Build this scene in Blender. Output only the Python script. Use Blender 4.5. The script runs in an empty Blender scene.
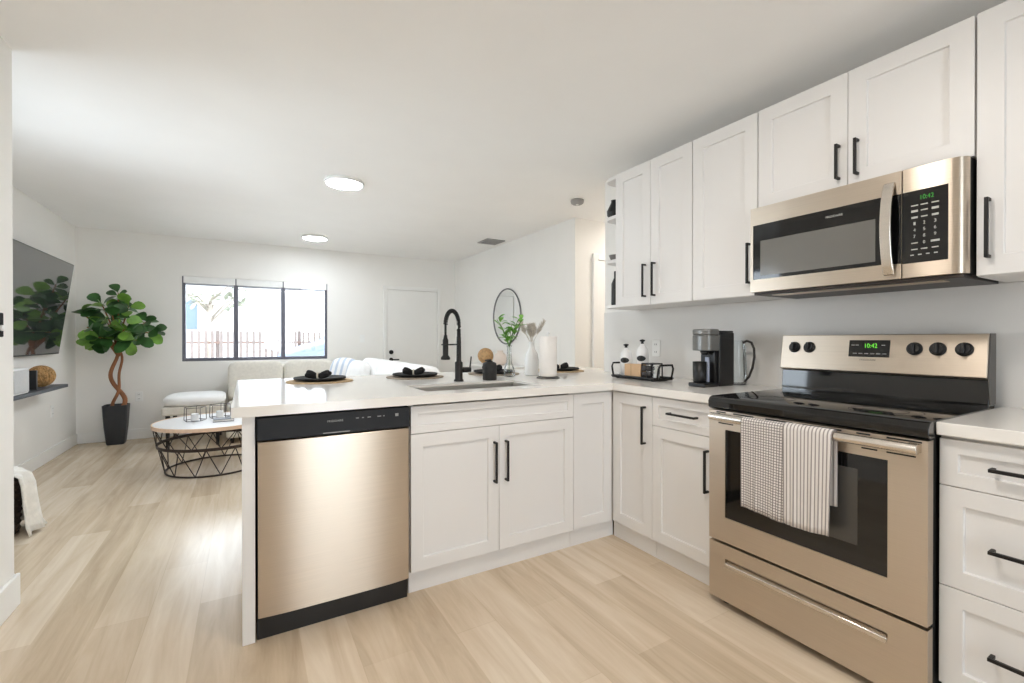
import bpy, bmesh, math, random
from mathutils import Vector, Matrix
PI = math.pi
SC = bpy.context.scene
COL = SC.collection
random.seed(7)

# ---------------------------------------------------------------- camera, sky, exposure
cam_d = bpy.data.cameras.new('camera')
cam = bpy.data.objects.new('camera', cam_d); COL.objects.link(cam)
cam.location = (0, 0, 1.1744)
cam.rotation_euler = (math.radians(90 - 0.234), 0, math.radians(-30.32))
cam_d.sensor_width = 36.0; cam_d.lens = 36.0 * 454.15 / 1024
cam_d.clip_start = 0.02; cam_d.clip_end = 200
SC.camera = cam
world = bpy.data.worlds.new('daylight'); SC.world = world; world.use_nodes = True
bg = world.node_tree.nodes['Background']
bg.inputs[0].default_value = (0.80, 0.905, 1.0, 1); bg.inputs[1].default_value = 4.2
SC.view_settings.view_transform = 'Standard'; SC.view_settings.look = 'None'
SC.view_settings.gamma = 1.0; SC.view_settings.use_curve_mapping = False
SC.view_settings.exposure = 1.12
SC.cycles.use_denoising = True
SC.cycles.max_bounces = 14; SC.cycles.diffuse_bounces = 8; SC.cycles.glossy_bounces = 5
SC.cycles.transparent_max_bounces = 12
LAMP_LIVING, LAMP_KITCHEN_ADDED, LAMP_HALL = 38.0, 30.0, 30.0     # strengths of the ceiling lamps' diffusers

sun_d = bpy.data.lights.new('sun', 'SUN'); sun_d.energy = 5.5; sun_d.angle = 0.009; sun_d.color = (1, 0.98, 0.95)
sun = bpy.data.objects.new('sun', sun_d); COL.objects.link(sun); sun.location = (0, -6, 9)
sun.rotation_euler = (math.radians(33), 0, math.radians(72))        # high sun over the side of the house

LXW = -1.657
def portal(name, loc, rot, sx, sy):          # tells the renderer where the sky shines in
    l = bpy.data.lights.new(name, 'AREA'); l.shape = 'RECTANGLE'; l.size = sx; l.size_y = sy
    l.cycles.is_portal = True
    o = bpy.data.objects.new(name, l); o.location = loc; o.rotation_euler = rot; COL.objects.link(o)
portal('front_window_daylight', (0.157, 7.06, 1.435), (-PI/2, 0, 0), 1.75, 1.15)
portal('added_side_window_daylight', (LXW-0.14, 3.56, 1.485), (0, -PI/2, 0), 1.4, 1.4)  # sky through the added side window, out of view
portal('patio_door_daylight', (0.88, -2.16, 1.08), (PI/2, 0, 0), 1.0, 2.25)

# ---------------------------------------------------------------- materials
def lin(c):
    c = c / 255.0
    return c / 12.92 if c <= 0.04045 else ((c + 0.055) / 1.055) ** 2.4
def rgb(r, g, b): return (lin(r), lin(g), lin(b), 1)
MATS = {}
def mat(name, col, rough=0.5, metal=0.0, vary=0.04, scale=8.0, bump=0.0, bscale=60.0, stretch=(1, 1, 1), coat=0.0, spec=0.5, sheen=0.0, emit=None, estr=0.0, alpha=1.0):
    if name in MATS: return MATS[name]
    m = bpy.data.materials.new(name); m.use_nodes = True
    nt = m.node_tree; N = nt.nodes; L = nt.links
    p = N['Principled BSDF']
    tc = N.new('ShaderNodeTexCoord'); mp = N.new('ShaderNodeMapping'); mp.inputs['Scale'].default_value = stretch
    L.new(tc.outputs['Object'], mp.inputs['Vector'])
    nz = N.new('ShaderNodeTexNoise'); nz.inputs['Scale'].default_value = scale; nz.inputs['Detail'].default_value = 4
    L.new(mp.outputs['Vector'], nz.inputs['Vector'])
    rp = N.new('ShaderNodeValToRGB')
    a = [max(0, c * (1 - vary)) for c in col[:3]]; b = [min(1, c * (1 + vary)) for c in col[:3]]
    rp.color_ramp.elements[0].color = (*a, 1); rp.color_ramp.elements[1].color = (*b, 1)
    rp.color_ramp.elements[0].position = 0.3; rp.color_ramp.elements[1].position = 0.7
    L.new(nz.outputs['Fac'], rp.inputs['Fac']); L.new(rp.outputs['Color'], p.inputs['Base Color'])
    p.inputs['Roughness'].default_value = rough; p.inputs['Metallic'].default_value = metal
    p.inputs['Coat Weight'].default_value = coat; p.inputs['Specular IOR Level'].default_value = spec
    p.inputs['Sheen Weight'].default_value = sheen
    if alpha < 1: p.inputs['Alpha'].default_value = alpha
    if emit:
        p.inputs['Emission Color'].default_value = emit; p.inputs['Emission Strength'].default_value = estr
    if bump > 0:
        n2 = N.new('ShaderNodeTexNoise'); n2.inputs['Scale'].default_value = bscale; n2.inputs['Detail'].default_value = 3
        L.new(mp.outputs['Vector'], n2.inputs['Vector'])
        bp = N.new('ShaderNodeBump'); bp.inputs['Strength'].default_value = bump; bp.inputs['Distance'].default_value = 0.01
        L.new(n2.outputs['Fac'], bp.inputs['Height']); L.new(bp.outputs['Normal'], p.inputs['Normal'])
    MATS[name] = m
    return m

def floor_mat():
    m = bpy.data.materials.new('light_oak_planks'); m.use_nodes = True
    nt = m.node_tree; N = nt.nodes; L = nt.links; p = N['Principled BSDF']
    tc = N.new('ShaderNodeTexCoord'); mp = N.new('ShaderNodeMapping')
    mp.inputs['Rotation'].default_value = (0, 0, PI / 2)
    L.new(tc.outputs['Object'], mp.inputs['Vector'])
    br = N.new('ShaderNodeTexBrick'); br.inputs['Scale'].default_value = 1.0
    br.inputs['Brick Width'].default_value = 1.22; br.inputs['Row Height'].default_value = 0.18
    br.inputs['Mortar Size'].default_value = 0.0012; br.offset = 0.37
    br.inputs['Color1'].default_value = (0.0, 0.0, 0.0, 1); br.inputs['Color2'].default_value = (1, 1, 1, 1); br.inputs['Mortar'].default_value = (0.15, 0.15, 0.15, 1)
    L.new(mp.outputs['Vector'], br.inputs['Vector'])
    mp2 = N.new('ShaderNodeMapping'); mp2.inputs['Scale'].default_value = (9.0, 0.8, 1)
    L.new(tc.outputs['Object'], mp2.inputs['Vector'])
    nz = N.new('ShaderNodeTexNoise'); nz.inputs['Scale'].default_value = 1.6; nz.inputs['Detail'].default_value = 6; nz.inputs['Roughness'].default_value = 0.6; nz.inputs['Distortion'].default_value = 0.6
    L.new(mp2.outputs['Vector'], nz.inputs['Vector'])
    mx = N.new('ShaderNodeMath'); mx.operation = 'MULTIPLY_ADD'; mx.inputs[1].default_value = 0.22
    L.new(br.outputs['Color'], mx.inputs[0]); 
    m2 = N.new('ShaderNodeMath'); m2.operation = 'MULTIPLY'; m2.inputs[1].default_value = 0.78
    L.new(nz.outputs['Fac'], m2.inputs[0]); L.new(m2.outputs[0], mx.inputs[2])
    rp = N.new('ShaderNodeValToRGB'); e = rp.color_ramp.elements
    e[0].position = 0.22; e[0].color = rgb(182, 161, 135); e[1].position = 0.78; e[1].color = rgb(232, 218, 198)
    k = e.new(0.5); k.color = rgb(212, 193, 168)
    L.new(mx.outputs[0], rp.inputs['Fac'])
    L.new(rp.outputs['Color'], p.inputs['Base Color'])
    p.inputs['Roughness'].default_value = 0.27; p.inputs['Specular IOR Level'].default_value = 0.6
    bp = N.new('ShaderNodeBump'); bp.inputs['Strength'].default_value = 0.12; bp.inputs['Distance'].default_value = 0.002
    L.new(br.outputs['Fac'], bp.inputs['Height']); bp.invert = True
    L.new(bp.outputs['Normal'], p.inputs['Normal'])
    return m

def clear_glass(name, tint=(1, 1, 1, 1), gloss=0.08):
    m = bpy.data.materials.new(name); m.use_nodes = True
    nt = m.node_tree; N = nt.nodes; L = nt.links
    N.remove(N['Principled BSDF'])
    t = N.new('ShaderNodeBsdfTransparent'); t.inputs[0].default_value = tint
    g = N.new('ShaderNodeBsdfGlossy'); g.inputs['Roughness'].default_value = 0.02
    fr = N.new('ShaderNodeFresnel'); fr.inputs[0].default_value = 1.45
    ml = N.new('ShaderNodeMath'); ml.operation = 'MULTIPLY_ADD'; ml.inputs[1].default_value = 0.8; ml.inputs[2].default_value = gloss * 0.3
    L.new(fr.outputs[0], ml.inputs[0])
    mx = N.new('ShaderNodeMixShader'); L.new(ml.outputs[0], mx.inputs[0]); L.new(t.outputs[0], mx.inputs[1]); L.new(g.outputs[0], mx.inputs[2])
    L.new(mx.outputs[0], N['Material Output'].inputs[0])
    return m

def brushed(name, col, rough=0.3, stretch=(1, 1, 220), vary=0.05):
    m = mat(name, col, rough, 1.0, vary, 3.0, 0, 1, stretch)
    nt = m.node_tree; N = nt.nodes; L = nt.links; p = N['Principled BSDF']
    nz = [n for n in N if n.type == 'TEX_NOISE'][0]
    mr = N.new('ShaderNodeMapRange'); mr.inputs['To Min'].default_value = rough - 0.05; mr.inputs['To Max'].default_value = rough + 0.07
    L.new(nz.outputs['Fac'], mr.inputs['Value']); L.new(mr.outputs['Result'], p.inputs['Roughness'])
    tg = N.new('ShaderNodeTangent'); tg.direction_type = 'UV_MAP'; tg.uv_map = 'brush'
    L.new(tg.outputs[0], p.inputs['Tangent']); p.inputs['Anisotropic'].default_value = 0.75
    return m

def grid_cloth(name, base, line, step, width, axes):
    m = bpy.data.materials.new(name); m.use_nodes = True
    nt = m.node_tree; N = nt.nodes; L = nt.links; p = N['Principled BSDF']
    uv = N.new('ShaderNodeUVMap'); sx = N.new('ShaderNodeSeparateXYZ'); L.new(uv.outputs[0], sx.inputs[0])
    outs = []
    for ax in axes:
        d = N.new('ShaderNodeMath'); d.operation = 'DIVIDE'; d.inputs[1].default_value = step; L.new(sx.outputs[ax], d.inputs[0])
        f = N.new('ShaderNodeMath'); f.operation = 'FRACT'; L.new(d.outputs[0], f.inputs[0])
        c = N.new('ShaderNodeMath'); c.operation = 'LESS_THAN'; c.inputs[1].default_value = width; L.new(f.outputs[0], c.inputs[0])
        outs.append(c)
    o = outs[0]
    if len(outs) > 1:
        o = N.new('ShaderNodeMath'); o.operation = 'MAXIMUM'; L.new(outs[0].outputs[0], o.inputs[0]); L.new(outs[1].outputs[0], o.inputs[1])
    mx = N.new('ShaderNodeMix'); mx.data_type = 'RGBA'
    mx.inputs[6].default_value = base; mx.inputs[7].default_value = line
    L.new(o.outputs[0], mx.inputs[0]); L.new(mx.outputs[2], p.inputs['Base Color'])
    p.inputs['Roughness'].default_value = 0.9; p.inputs['Sheen Weight'].default_value = 0.2
    return m

WALL = mat('white_wall_paint', rgb(240, 238, 234), 0.75, 0, 0.01, 3, 0.03, 220)
CEIL = mat('white_ceiling_paint', rgb(246, 245, 243), 0.85, 0, 0.01, 3, 0.04, 180)
TRIM = mat('white_trim_paint', rgb(240, 239, 236), 0.45, 0, 0.01, 4)
FLOOR = floor_mat()
CAB = mat('white_cabinet_lacquer', rgb(229, 227, 225), 0.42, 0, 0.008, 3)
CABIN = mat('white_cabinet_carcass', rgb(225, 222, 218), 0.5, 0, 0.01, 4)
QUARTZ = mat('white_quartz', rgb(236, 233, 228), 0.13, 0, 0.025, 2.4, 0, 1, (1, 1, 1))
SPLASH = mat('pale_grey_backsplash_slab', rgb(226, 224, 221), 0.35, 0, 0.015, 2.0)
BLACK = mat('matte_black_metal', rgb(26, 24, 24), 0.42, 0.3, 0.1, 20)
BLACKP = mat('black_plastic', rgb(22, 22, 23), 0.35, 0, 0.1, 15)
BLACKG = mat('black_gloss_glass', rgb(10, 10, 11), 0.06, 0, 0.1, 6, 0, 1, (1, 1, 1), 0.3)
DARKG = mat('grey_oven_glass', rgb(66, 64, 61), 0.08, 0, 0.08, 3, 0, 1, (1, 1, 1), 0.4)
MWG = mat('grey_microwave_glass', rgb(112, 111, 107), 0.12, 0, 0.05, 3)
STEEL = brushed('brushed_stainless_steel', rgb(206, 193, 177), 0.36)
STEELH = brushed('bright_stainless_steel', rgb(224, 218, 210), 0.22)
SINKM = brushed('satin_sink_steel', rgb(196, 194, 190), 0.4)
DARK = mat('dark_gap', rgb(18, 17, 17), 0.7)
GREEN = mat('green_digits', rgb(60, 160, 50), 0.4, 0, 0, 4, 0, 1, (1, 1, 1), 0, 0.5, 0, rgb(120, 230, 60), 0.45)
PRINT = mat('pale_grey_print', rgb(178, 178, 174), 0.5)
PRINTD = mat('grey_print', rgb(150, 150, 148), 0.5)
GLASS = clear_glass('clear_window_glass')
GLASSV = clear_glass('clear_vase_glass', (0.965, 0.98, 0.975, 1), 0.05)
ALU = mat('dark_grey_window_frame', rgb(104, 104, 114), 0.45, 0.3, 0.05, 10)
WHITEP = mat('white_plastic', rgb(240, 240, 238), 0.4)
GREYV = mat('grey_vent_metal', rgb(150, 148, 146), 0.5)
TAN = mat('woven_tan', rgb(186, 158, 122), 0.85, 0, 0.25, 90, 0.5, 160)
GREYW = mat('woven_grey', rgb(150, 136, 120), 0.85, 0, 0.25, 90, 0.5, 160)
PLATE = mat('charcoal_stoneware', rgb(34, 32, 31), 0.7, 0, 0.15, 20, 0, 1, (1, 1, 1), 0, 0.25)
NAPK = mat('black_linen', rgb(28, 26, 26), 0.95, 0, 0.2, 60, 0.3, 200)
RING = mat('pale_wood_ring', rgb(222, 212, 196), 0.6)
SOFA = mat('cream_boucle_with_shade', rgb(226, 221, 211), 0.95, 0, 0.06, 30, 0.4, 140, (1, 1, 1), 0, 0.3, 0.3)  # sofa fabric; shade of the backlit window side is put into this colour
SOFAW = mat('white_cotton', rgb(244, 243, 242), 0.95, 0, 0.03, 12, 0.2, 90, (1, 1, 1), 0, 0.3, 0.3)
WOODT = mat('pale_table_wood', rgb(214, 184, 158), 0.5, 0, 0.1, 3, 0, 1, (1, 14, 1))
TABLETOP = mat('white_table_lacquer', rgb(236, 236, 238), 0.2, 0, 0.02, 4)
BROWNM = mat('dark_bronze_wire', rgb(60, 50, 46), 0.45, 0.6, 0.1, 20)
POT = mat('charcoal_pot', rgb(44, 46, 50), 0.5, 0, 0.1, 10)
SOIL = mat('dark_soil', rgb(62, 48, 38), 0.95, 0, 0.3, 60, 0.6, 60)
BARK = mat('reddish_bark', rgb(150, 100, 68), 0.8, 0, 0.3, 14, 0.5, 60, (1, 1, 0.4))
LEAF = mat('glossy_green_leaf', rgb(56, 96, 48), 0.28, 0, 0.6, 7)
LEAF2 = mat('fresh_green_leaf', rgb(116, 172, 72), 0.4, 0, 0.45, 14)
PAMPAS = mat('pale_dried_grass', rgb(214, 206, 194), 0.95, 0, 0.15, 40)
PAPER = mat('white_paper', rgb(240, 235, 230), 0.95, 0, 0.03, 10, 0.3, 120)
CERAM = mat('white_ceramic', rgb(236, 236, 236), 0.25, 0, 0.02, 5)
WICKER = mat('golden_wicker', rgb(190, 150, 98), 0.8, 0, 0.35, 40, 0.8, 70)
BASKET = mat('dark_woven_basket', rgb(66, 52, 42), 0.85, 0, 0.35, 60, 0.7, 90)
KNIT = mat('cream_knit', rgb(232, 228, 220), 0.95, 0, 0.06, 30, 0.5, 70, (1, 1, 1), 0, 0.3, 0.3)
KRAFT = mat('kraft_card', rgb(208, 174, 138), 0.8, 0, 0.06, 12)
GREYMET = mat('silver_grey_plastic', rgb(128, 128, 126), 0.32, 0.5, 0.05, 8)
SCREEN = mat('dark_tv_glass', rgb(52, 53, 56), 0.05, 0, 0.05, 3, 0, 1, (1, 1, 1), 0.6, 0.9)  # base grey raised to stand in for the room's reflection
MIRRORM = mat('silvered_mirror', rgb(236, 238, 238), 0.02, 1.0, 0.0, 3)
SHELFM = mat('dark_grey_shelf', rgb(70, 72, 78), 0.5, 0, 0.08, 6)
GREYC = mat('pale_grey_cloth', rgb(196, 196, 196), 0.9, 0, 0.05, 60)

# ---------------------------------------------------------------- geometry helpers
ORG = {}
class MB:
    def __init__(s): s.bm = bmesh.new()
    def quad(s, pts):
        return s.bm.faces.new([s.bm.verts.new(p) for p in pts])
    def box(s, x0, x1, y0, y1, z0, z1):
        if x1 < x0: x0, x1 = x1, x0
        if y1 < y0: y0, y1 = y1, y0
        if z1 < z0: z0, z1 = z1, z0
        v = [s.bm.verts.new(p) for p in ((x0,y0,z0),(x1,y0,z0),(x1,y1,z0),(x0,y1,z0),(x0,y0,z1),(x1,y0,z1),(x1,y1,z1),(x0,y1,z1))]
        for f in ((3,2,1,0),(4,5,6,7),(0,1,5,4),(1,2,6,5),(2,3,7,6),(3,0,4,7)): s.bm.faces.new([v[i] for i in f])
        return s
    def prism(s, poly, axis, a0, a1):
        """poly: 2-D points; axis 'x': (y,z), 'y': (x,z), 'z': (x,y)."""
        def P(p, a): return {'x': (a, p[0], p[1]), 'y': (p[0], a, p[1]), 'z': (p[0], p[1], a)}[axis]
        A = [s.bm.verts.new(P(p, a0)) for p in poly]; B = [s.bm.verts.new(P(p, a1)) for p in poly]
        n = len(poly)
        s.bm.faces.new(A); s.bm.faces.new(B[::-1])
        for i in range(n): s.bm.faces.new([A[i], B[i], B[(i+1) % n], A[(i+1) % n]])
        return s
    def tube(s, pts, r, seg=10, cap=True, radii=None):
        pts = [Vector(p) for p in pts]; rings = []
        up = Vector((0, 0, 1)); n = len(pts); prev = None
        for i, p in enumerate(pts):
            t = (pts[min(i+1, n-1)] - pts[max(i-1, 0)]).normalized()
            if prev is None:
                a = t.cross(up)
                if a.length < 1e-3: a = t.cross(Vector((1, 0, 0)))
                a.normalize()
            else:
                a = prev - t * prev.dot(t)
                if a.length < 1e-6: a = t.cross(up)
                a.normalize()
            prev = a; b = t.cross(a)
            rr = radii[i] if radii else r
            rings.append([s.bm.verts.new(p + (a * math.cos(2*PI*k/seg) + b * math.sin(2*PI*k/seg)) * rr) for k in range(seg)])
        for i in range(n - 1):
            for k in range(seg):
                s.bm.faces.new([rings[i][k], rings[i][(k+1) % seg], rings[i+1][(k+1) % seg], rings[i+1][k]])
        if cap:
            s.bm.faces.new(rings[0][::-1]); s.bm.faces.new(rings[-1])
        return s
    def cyl(s, p0, p1, r, r1=None, seg=24):
        return s.tube([p0, p1], r, seg, True, [r, r if r1 is None else r1])
    def ring(s, c, R, r, axis='z', seg=40, sub=8):
        vs = []
        for i in range(seg):
            a = 2*PI*i/seg; row = []
            for k in range(sub):
                b = 2*PI*k/sub; d = R + r*math.cos(b); h = r*math.sin(b)
                q = {'z': (d*math.cos(a), d*math.sin(a), h), 'x': (h, d*math.cos(a), d*math.sin(a)), 'y': (d*math.cos(a), h, d*math.sin(a))}[axis]
                row.append(s.bm.verts.new((c[0]+q[0], c[1]+q[1], c[2]+q[2])))
            vs.append(row)
        for i in range(seg):
            for k in range(sub):
                s.bm.faces.new([vs[i][k], vs[(i+1) % seg][k], vs[(i+1) % seg][(k+1) % sub], vs[i][(k+1) % sub]])
        return s
    def lathe(s, prof, c=(0, 0, 0), seg=32, sq=0.0, closed=False):
        """prof: (r, z) from bottom to top; sq>0 squares the section a little (superellipse)."""
        rows = []
        for r, z in prof:
            if r < 1e-6: rows.append([s.bm.verts.new((c[0], c[1], c[2]+z))]); continue
            row = []
            for k in range(seg):
                a = 2*PI*k/seg; ca, sa = math.cos(a), math.sin(a)
                if sq:
                    e = 2 + 6*sq; f = (abs(ca)**e + abs(sa)**e) ** (-1/e)
                else: f = 1
                row.append(s.bm.verts.new((c[0]+r*f*ca, c[1]+r*f*sa, c[2]+z)))
            rows.append(row)
        for A, B in zip(rows, rows[1:] + (rows[:1] if closed else [])):
            for k in range(seg):
                k2 = (k+1) % seg
                if len(A) == 1 and len(B) == 1: continue
                if len(A) == 1: s.bm.faces.new([A[0], B[k2], B[k]])
                elif len(B) == 1: s.bm.faces.new([A[k], A[k2], B[0]])
                else: s.bm.faces.new([A[k], A[k2], B[k2], B[k]])
        if closed: return s
        if len(rows[0]) > 1: s.bm.faces.new(rows[0][::-1])
        if len(rows[-1]) > 1: s.bm.faces.new(rows[-1])
        return s
    def ball(s, c, rx, ry=None, rz=None, seg=20):
        ry = ry or rx; rz = rz or rx
        r = bmesh.ops.create_uvsphere(s.bm, u_segments=seg, v_segments=max(8, seg//2), radius=1)
        bmesh.ops.transform(s.bm, matrix=Matrix.Translation(c) @ Matrix.Diagonal((rx, ry, rz, 1)), verts=r['verts'])
        return s
    def pillow(s, c, hx, hy, hz, e=0.35, seg=28, M=None):
        """superellipsoid cushion"""
        r = bmesh.ops.create_uvsphere(s.bm, u_segments=seg, v_segments=seg//2, radius=1)
        def sg(v, p): return math.copysign(abs(v)**p, v)
        for v in r['verts']:
            z = max(-1, min(1, v.co.z)); ph = math.asin(z); th = math.atan2(v.co.y, v.co.x)
            x = sg(math.cos(ph), e)*sg(math.cos(th), e); y = sg(math.cos(ph), e)*sg(math.sin(th), e); zz = sg(math.sin(ph), e)
            q = Vector((x*hx, y*hy, zz*hz))
            if M: q = M @ q
            v.co = Vector(c) + q
        return s
    def build(s, name, m, parent=None, bevel=0.0, smooth=False, segs=2, subsurf=0):
        bm = s.bm
        org = Vector((0, 0, 0))
        if parent is not None: org = ORG.get(parent.name, org)
        bmesh.ops.recalc_face_normals(bm, faces=bm.faces)
        if org.length: bmesh.ops.translate(bm, vec=-org, verts=bm.verts)
        if 'steel' in m.name:                      # brushing runs sideways, so the sheen stretches up and down
            uvl = bm.loops.layers.uv.new('brush')
            for f in bm.faces:
                for lp in f.loops: lp[uvl].uv = (lp.vert.co.z, lp.vert.co.x + lp.vert.co.y) if abs(f.normal.z) < 0.7 else (lp.vert.co.x, lp.vert.co.y)
        me = bpy.data.meshes.new(name); bm.to_mesh(me); bm.free()
        if smooth:
            for p in me.polygons: p.use_smooth = True
        me.materials.append(m)
        o = bpy.data.objects.new(name, me); COL.objects.link(o)
        if parent is not None:
            o.parent = parent; ORG[o.name] = org
        if bevel > 0:
            b = o.modifiers.new('bevel', 'BEVEL'); b.width = bevel; b.segments = segs; b.limit_method = 'ANGLE'; b.angle_limit = math.radians(40)
            b.harden_normals = False
        if subsurf:
            u = o.modifiers.new('subdivision', 'SUBSURF'); u.levels = subsurf; u.render_levels = subsurf
        if smooth == 'auto' or (bevel > 0):
            for p in me.polygons: p.use_smooth = True
            try: me.set_sharp_from_angle(angle=math.radians(35))
            except Exception: pass
        return o

def tag(o, label, cat, group=None, kind=None):
    o['label'] = label; o['category'] = cat
    if group: o['group'] = group
    if kind: o['kind'] = kind
    return o
def thing(name, label, cat, loc=(0, 0, 0), group=None):
    o = bpy.data.objects.new(name, None); COL.objects.link(o); o.location = loc; o.empty_display_size = 0.05
    ORG[o.name] = Vector(loc)
    return tag(o, label, cat, group)
def struct(name, mb, m, parent=None, bevel=0.0, smooth=False):
    o = mb.build(name, m, parent, bevel, smooth)
    if parent is None: o['kind'] = 'structure'
    return o
def copy_thing(root, loc, label, group=None):
    r = root.copy(); COL.objects.link(r); r.location = loc; r['label'] = label
    if group: r['group'] = group
    for ch in list(root.children):
        c = ch.copy(); COL.objects.link(c); c.parent = r
        for g in list(ch.children):
            d = g.copy(); COL.objects.link(d); d.parent = c
    return r
def lettering(name, s, width, height, center, facing, m, parent):
    """flat raised letters, on a face that looks along -X ('x') or -Y ('y')"""
    cu = bpy.data.curves.new(name, 'FONT'); cu.body = s; cu.align_x = 'CENTER'; cu.align_y = 'CENTER'; cu.extrude = 0.0
    tmp = bpy.data.objects.new(name + '_outline', cu); COL.objects.link(tmp)
    bpy.context.view_layer.update()
    me = bpy.data.meshes.new_from_object(tmp.evaluated_get(bpy.context.evaluated_depsgraph_get()))
    bpy.data.objects.remove(tmp); bpy.data.curves.remove(cu)
    xs = [v.co.x for v in me.vertices]; ys = [v.co.y for v in me.vertices]
    sx = width / (max(xs) - min(xs)); sy = height / (max(ys) - min(ys)); cx = (max(xs)+min(xs))/2; cy = (max(ys)+min(ys))/2
    org = ORG.get(parent.name, Vector((0, 0, 0)))
    for v in me.vertices:
        a, b = (v.co.x-cx)*sx, (v.co.y-cy)*sy
        q = Vector((center[0], center[1]-a, center[2]+b)) if facing == 'x' else Vector((center[0]+a, center[1], center[2]+b))
        v.co = q - org
    me.materials.append(m); me.name = name
    o = bpy.data.objects.new(name, me); COL.objects.link(o); o.parent = parent; ORG[o.name] = org
    return o
def shaker(facing, face, a0, a1, z0, z1, t=0.02, rail=0.06, rec=0.011):
    """door slab whose front lies at coordinate `face` and looks along -X ('x', spans y) or -Y ('y', spans x)"""
    mb = MB(); bm = mb.bm
    def P(a, z, d): return (face + d, a, z) if facing == 'x' else (a, face + d, z)
    def rect(i, d): return [bm.verts.new(P(a, z, d)) for a, z in ((a0+i, z0+i), (a1-i, z0+i), (a1-i, z1-i), (a0+i, z1-i))]
    r = min(rail, (a1-a0)*0.3, (z1-z0)*0.3)
    O, I, D, B = rect(0, 0), rect(r, 0), rect(r + 0.0015, rec), rect(0, t)
    for k in range(4):
        n = (k+1) % 4
        bm.faces.new([O[k], O[n], I[n], I[k]]); bm.faces.new([I[k], I[n], D[n], D[k]]); bm.faces.new([O[n], O[k], B[k], B[n]])
    bm.faces.new(D); bm.faces.new(B[::-1])
    return mb
def pull(facing, face, a, z, length, vertical=True, parent=None, name='handle'):
    """square black bar pull centred at (a, z), standing 32 mm off the face"""
    mb = MB(); w = 0.0052; st = 0.034; h = length/2
    def bx(a0, a1, z0, z1, d0, d1):
        if facing == 'x': mb.box(face-d1, face-d0, a0, a1, z0, z1)
        else: mb.box(a0, a1, face-d1, face-d0, z0, z1)
    if vertical:
        bx(a-w, a+w, z-h, z+h, st-2*w, st)
        for s in (-1, 1): bx(a-w, a+w, z+s*(h-w)-w, z+s*(h-w)+w, 0, st-2*w+0.001)
    else:
        bx(a-h, a+h, z-w, z+w, st-2*w, st)
        for s in (-1, 1): bx(a+s*(h-w)-w, a+s*(h-w)+w, z-w, z+w, 0, st-2*w+0.001)
    return mb.build(name, BLACK, parent, 0.0015)

# ---------------------------------------------------------------- room shell
CH = 2.443; LX = -1.657; FY = 6.88; RX = 2.945; KX = 2.49; NX = -0.885; NYE = 2.83; BY = -2.0; HY = 3.74; KYE = 2.776; HXE = 4.9
struct('floor', MB().box(LX-0.12, HXE+0.1, BY-0.12, FY+0.12, -0.1, 0), FLOOR)
struct('ceiling', MB().box(LX-0.12, HXE+0.1, BY-0.12, FY+0.12, CH, CH+0.12), CEIL)
SY_0, SY_1, SZ_0, SZ_1 = 2.92, 4.2, 0.85, 2.12
mb = MB(); mb.box(LX-0.12, LX, NYE-0.12, SY_0, 0, CH); mb.box(LX-0.12, LX, SY_1, FY, 0, CH); mb.box(LX-0.12, LX, SY_0, SY_1, 0, SZ_0); mb.box(LX-0.12, LX, SY_0, SY_1, SZ_1, CH)
struct('wall_left', mb, WALL)
mb = MB(); mb.box(NX-0.12, NX, BY, NYE, 0, CH); mb.box(LX, NX-0.12, NYE-0.12, NYE, 0, CH)
struct('wall_left_near', mb, WALL)
# far wall with the window opening
WX0, WX1, WZ0, WZ1 = -0.685, 0.992, 0.905, 1.962
DX0, DX1, DZ = 1.83, 2.625, 1.925
mb = MB()
mb.box(LX-0.12, WX0, FY, FY+0.12, 0, CH); mb.box(WX1, RX+0.12, FY, FY+0.12, 0, CH)
mb.box(WX0, WX1, FY, FY+0.12, 0, WZ0); mb.box(WX0, WX1, FY, FY+0.12, WZ1, CH)
struct('wall_far', mb, WALL)
mb = MB(); mb.box(RX, RX+0.12, HY, FY, 0, CH); mb.box(RX+0.12, HXE, HY, HY+0.12, 0, CH)
struct('wall_right_far', mb, WALL)
mb = MB(); mb.box(KX, KX+0.12, BY, KYE, 0, CH); mb.box(KX+0.12, HXE, KYE-0.12, KYE, 0, CH)
struct('wall_right', mb, WALL)
struct('wall_hall_end', MB().box(HXE, HXE+0.1, KYE-0.12, HY+0.12, 0, CH), WALL)
PX0, PX1, PZ = 0.42, 1.34, 2.15
mb = MB()
mb.box(NX-0.12, PX0, BY-0.12, BY, 0, CH); mb.box(PX1, KX+0.12, BY-0.12, BY, 0, CH); mb.box(PX0, PX1, BY-0.12, BY, PZ, CH)
struct('wall_back', mb, WALL)
# baseboards
def bb(name, *a): struct(name, MB().box(*a), TRIM, None, 0.004)
bb('baseboard_left', LX, LX+0.014, NYE, FY, 0, 0.12)
bb('baseboard_far', LX+0.014, DX0-0.06, FY-0.014, FY, 0, 0.12)
bb('baseboard_far_right', DX1+0.06, RX, FY-0.014, FY, 0, 0.12)
bb('baseboard_right_far', RX-0.014, RX, HY, FY-0.014, 0, 0.12)
mb = MB(); mb.box(NX, NX+0.016, BY, NYE+0.016, 0, 0.14); mb.box(LX+0.014, NX, NYE, NYE+0.016, 0, 0.14)
struct('baseboard_left_near', mb, TRIM, None, 0.005)
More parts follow.
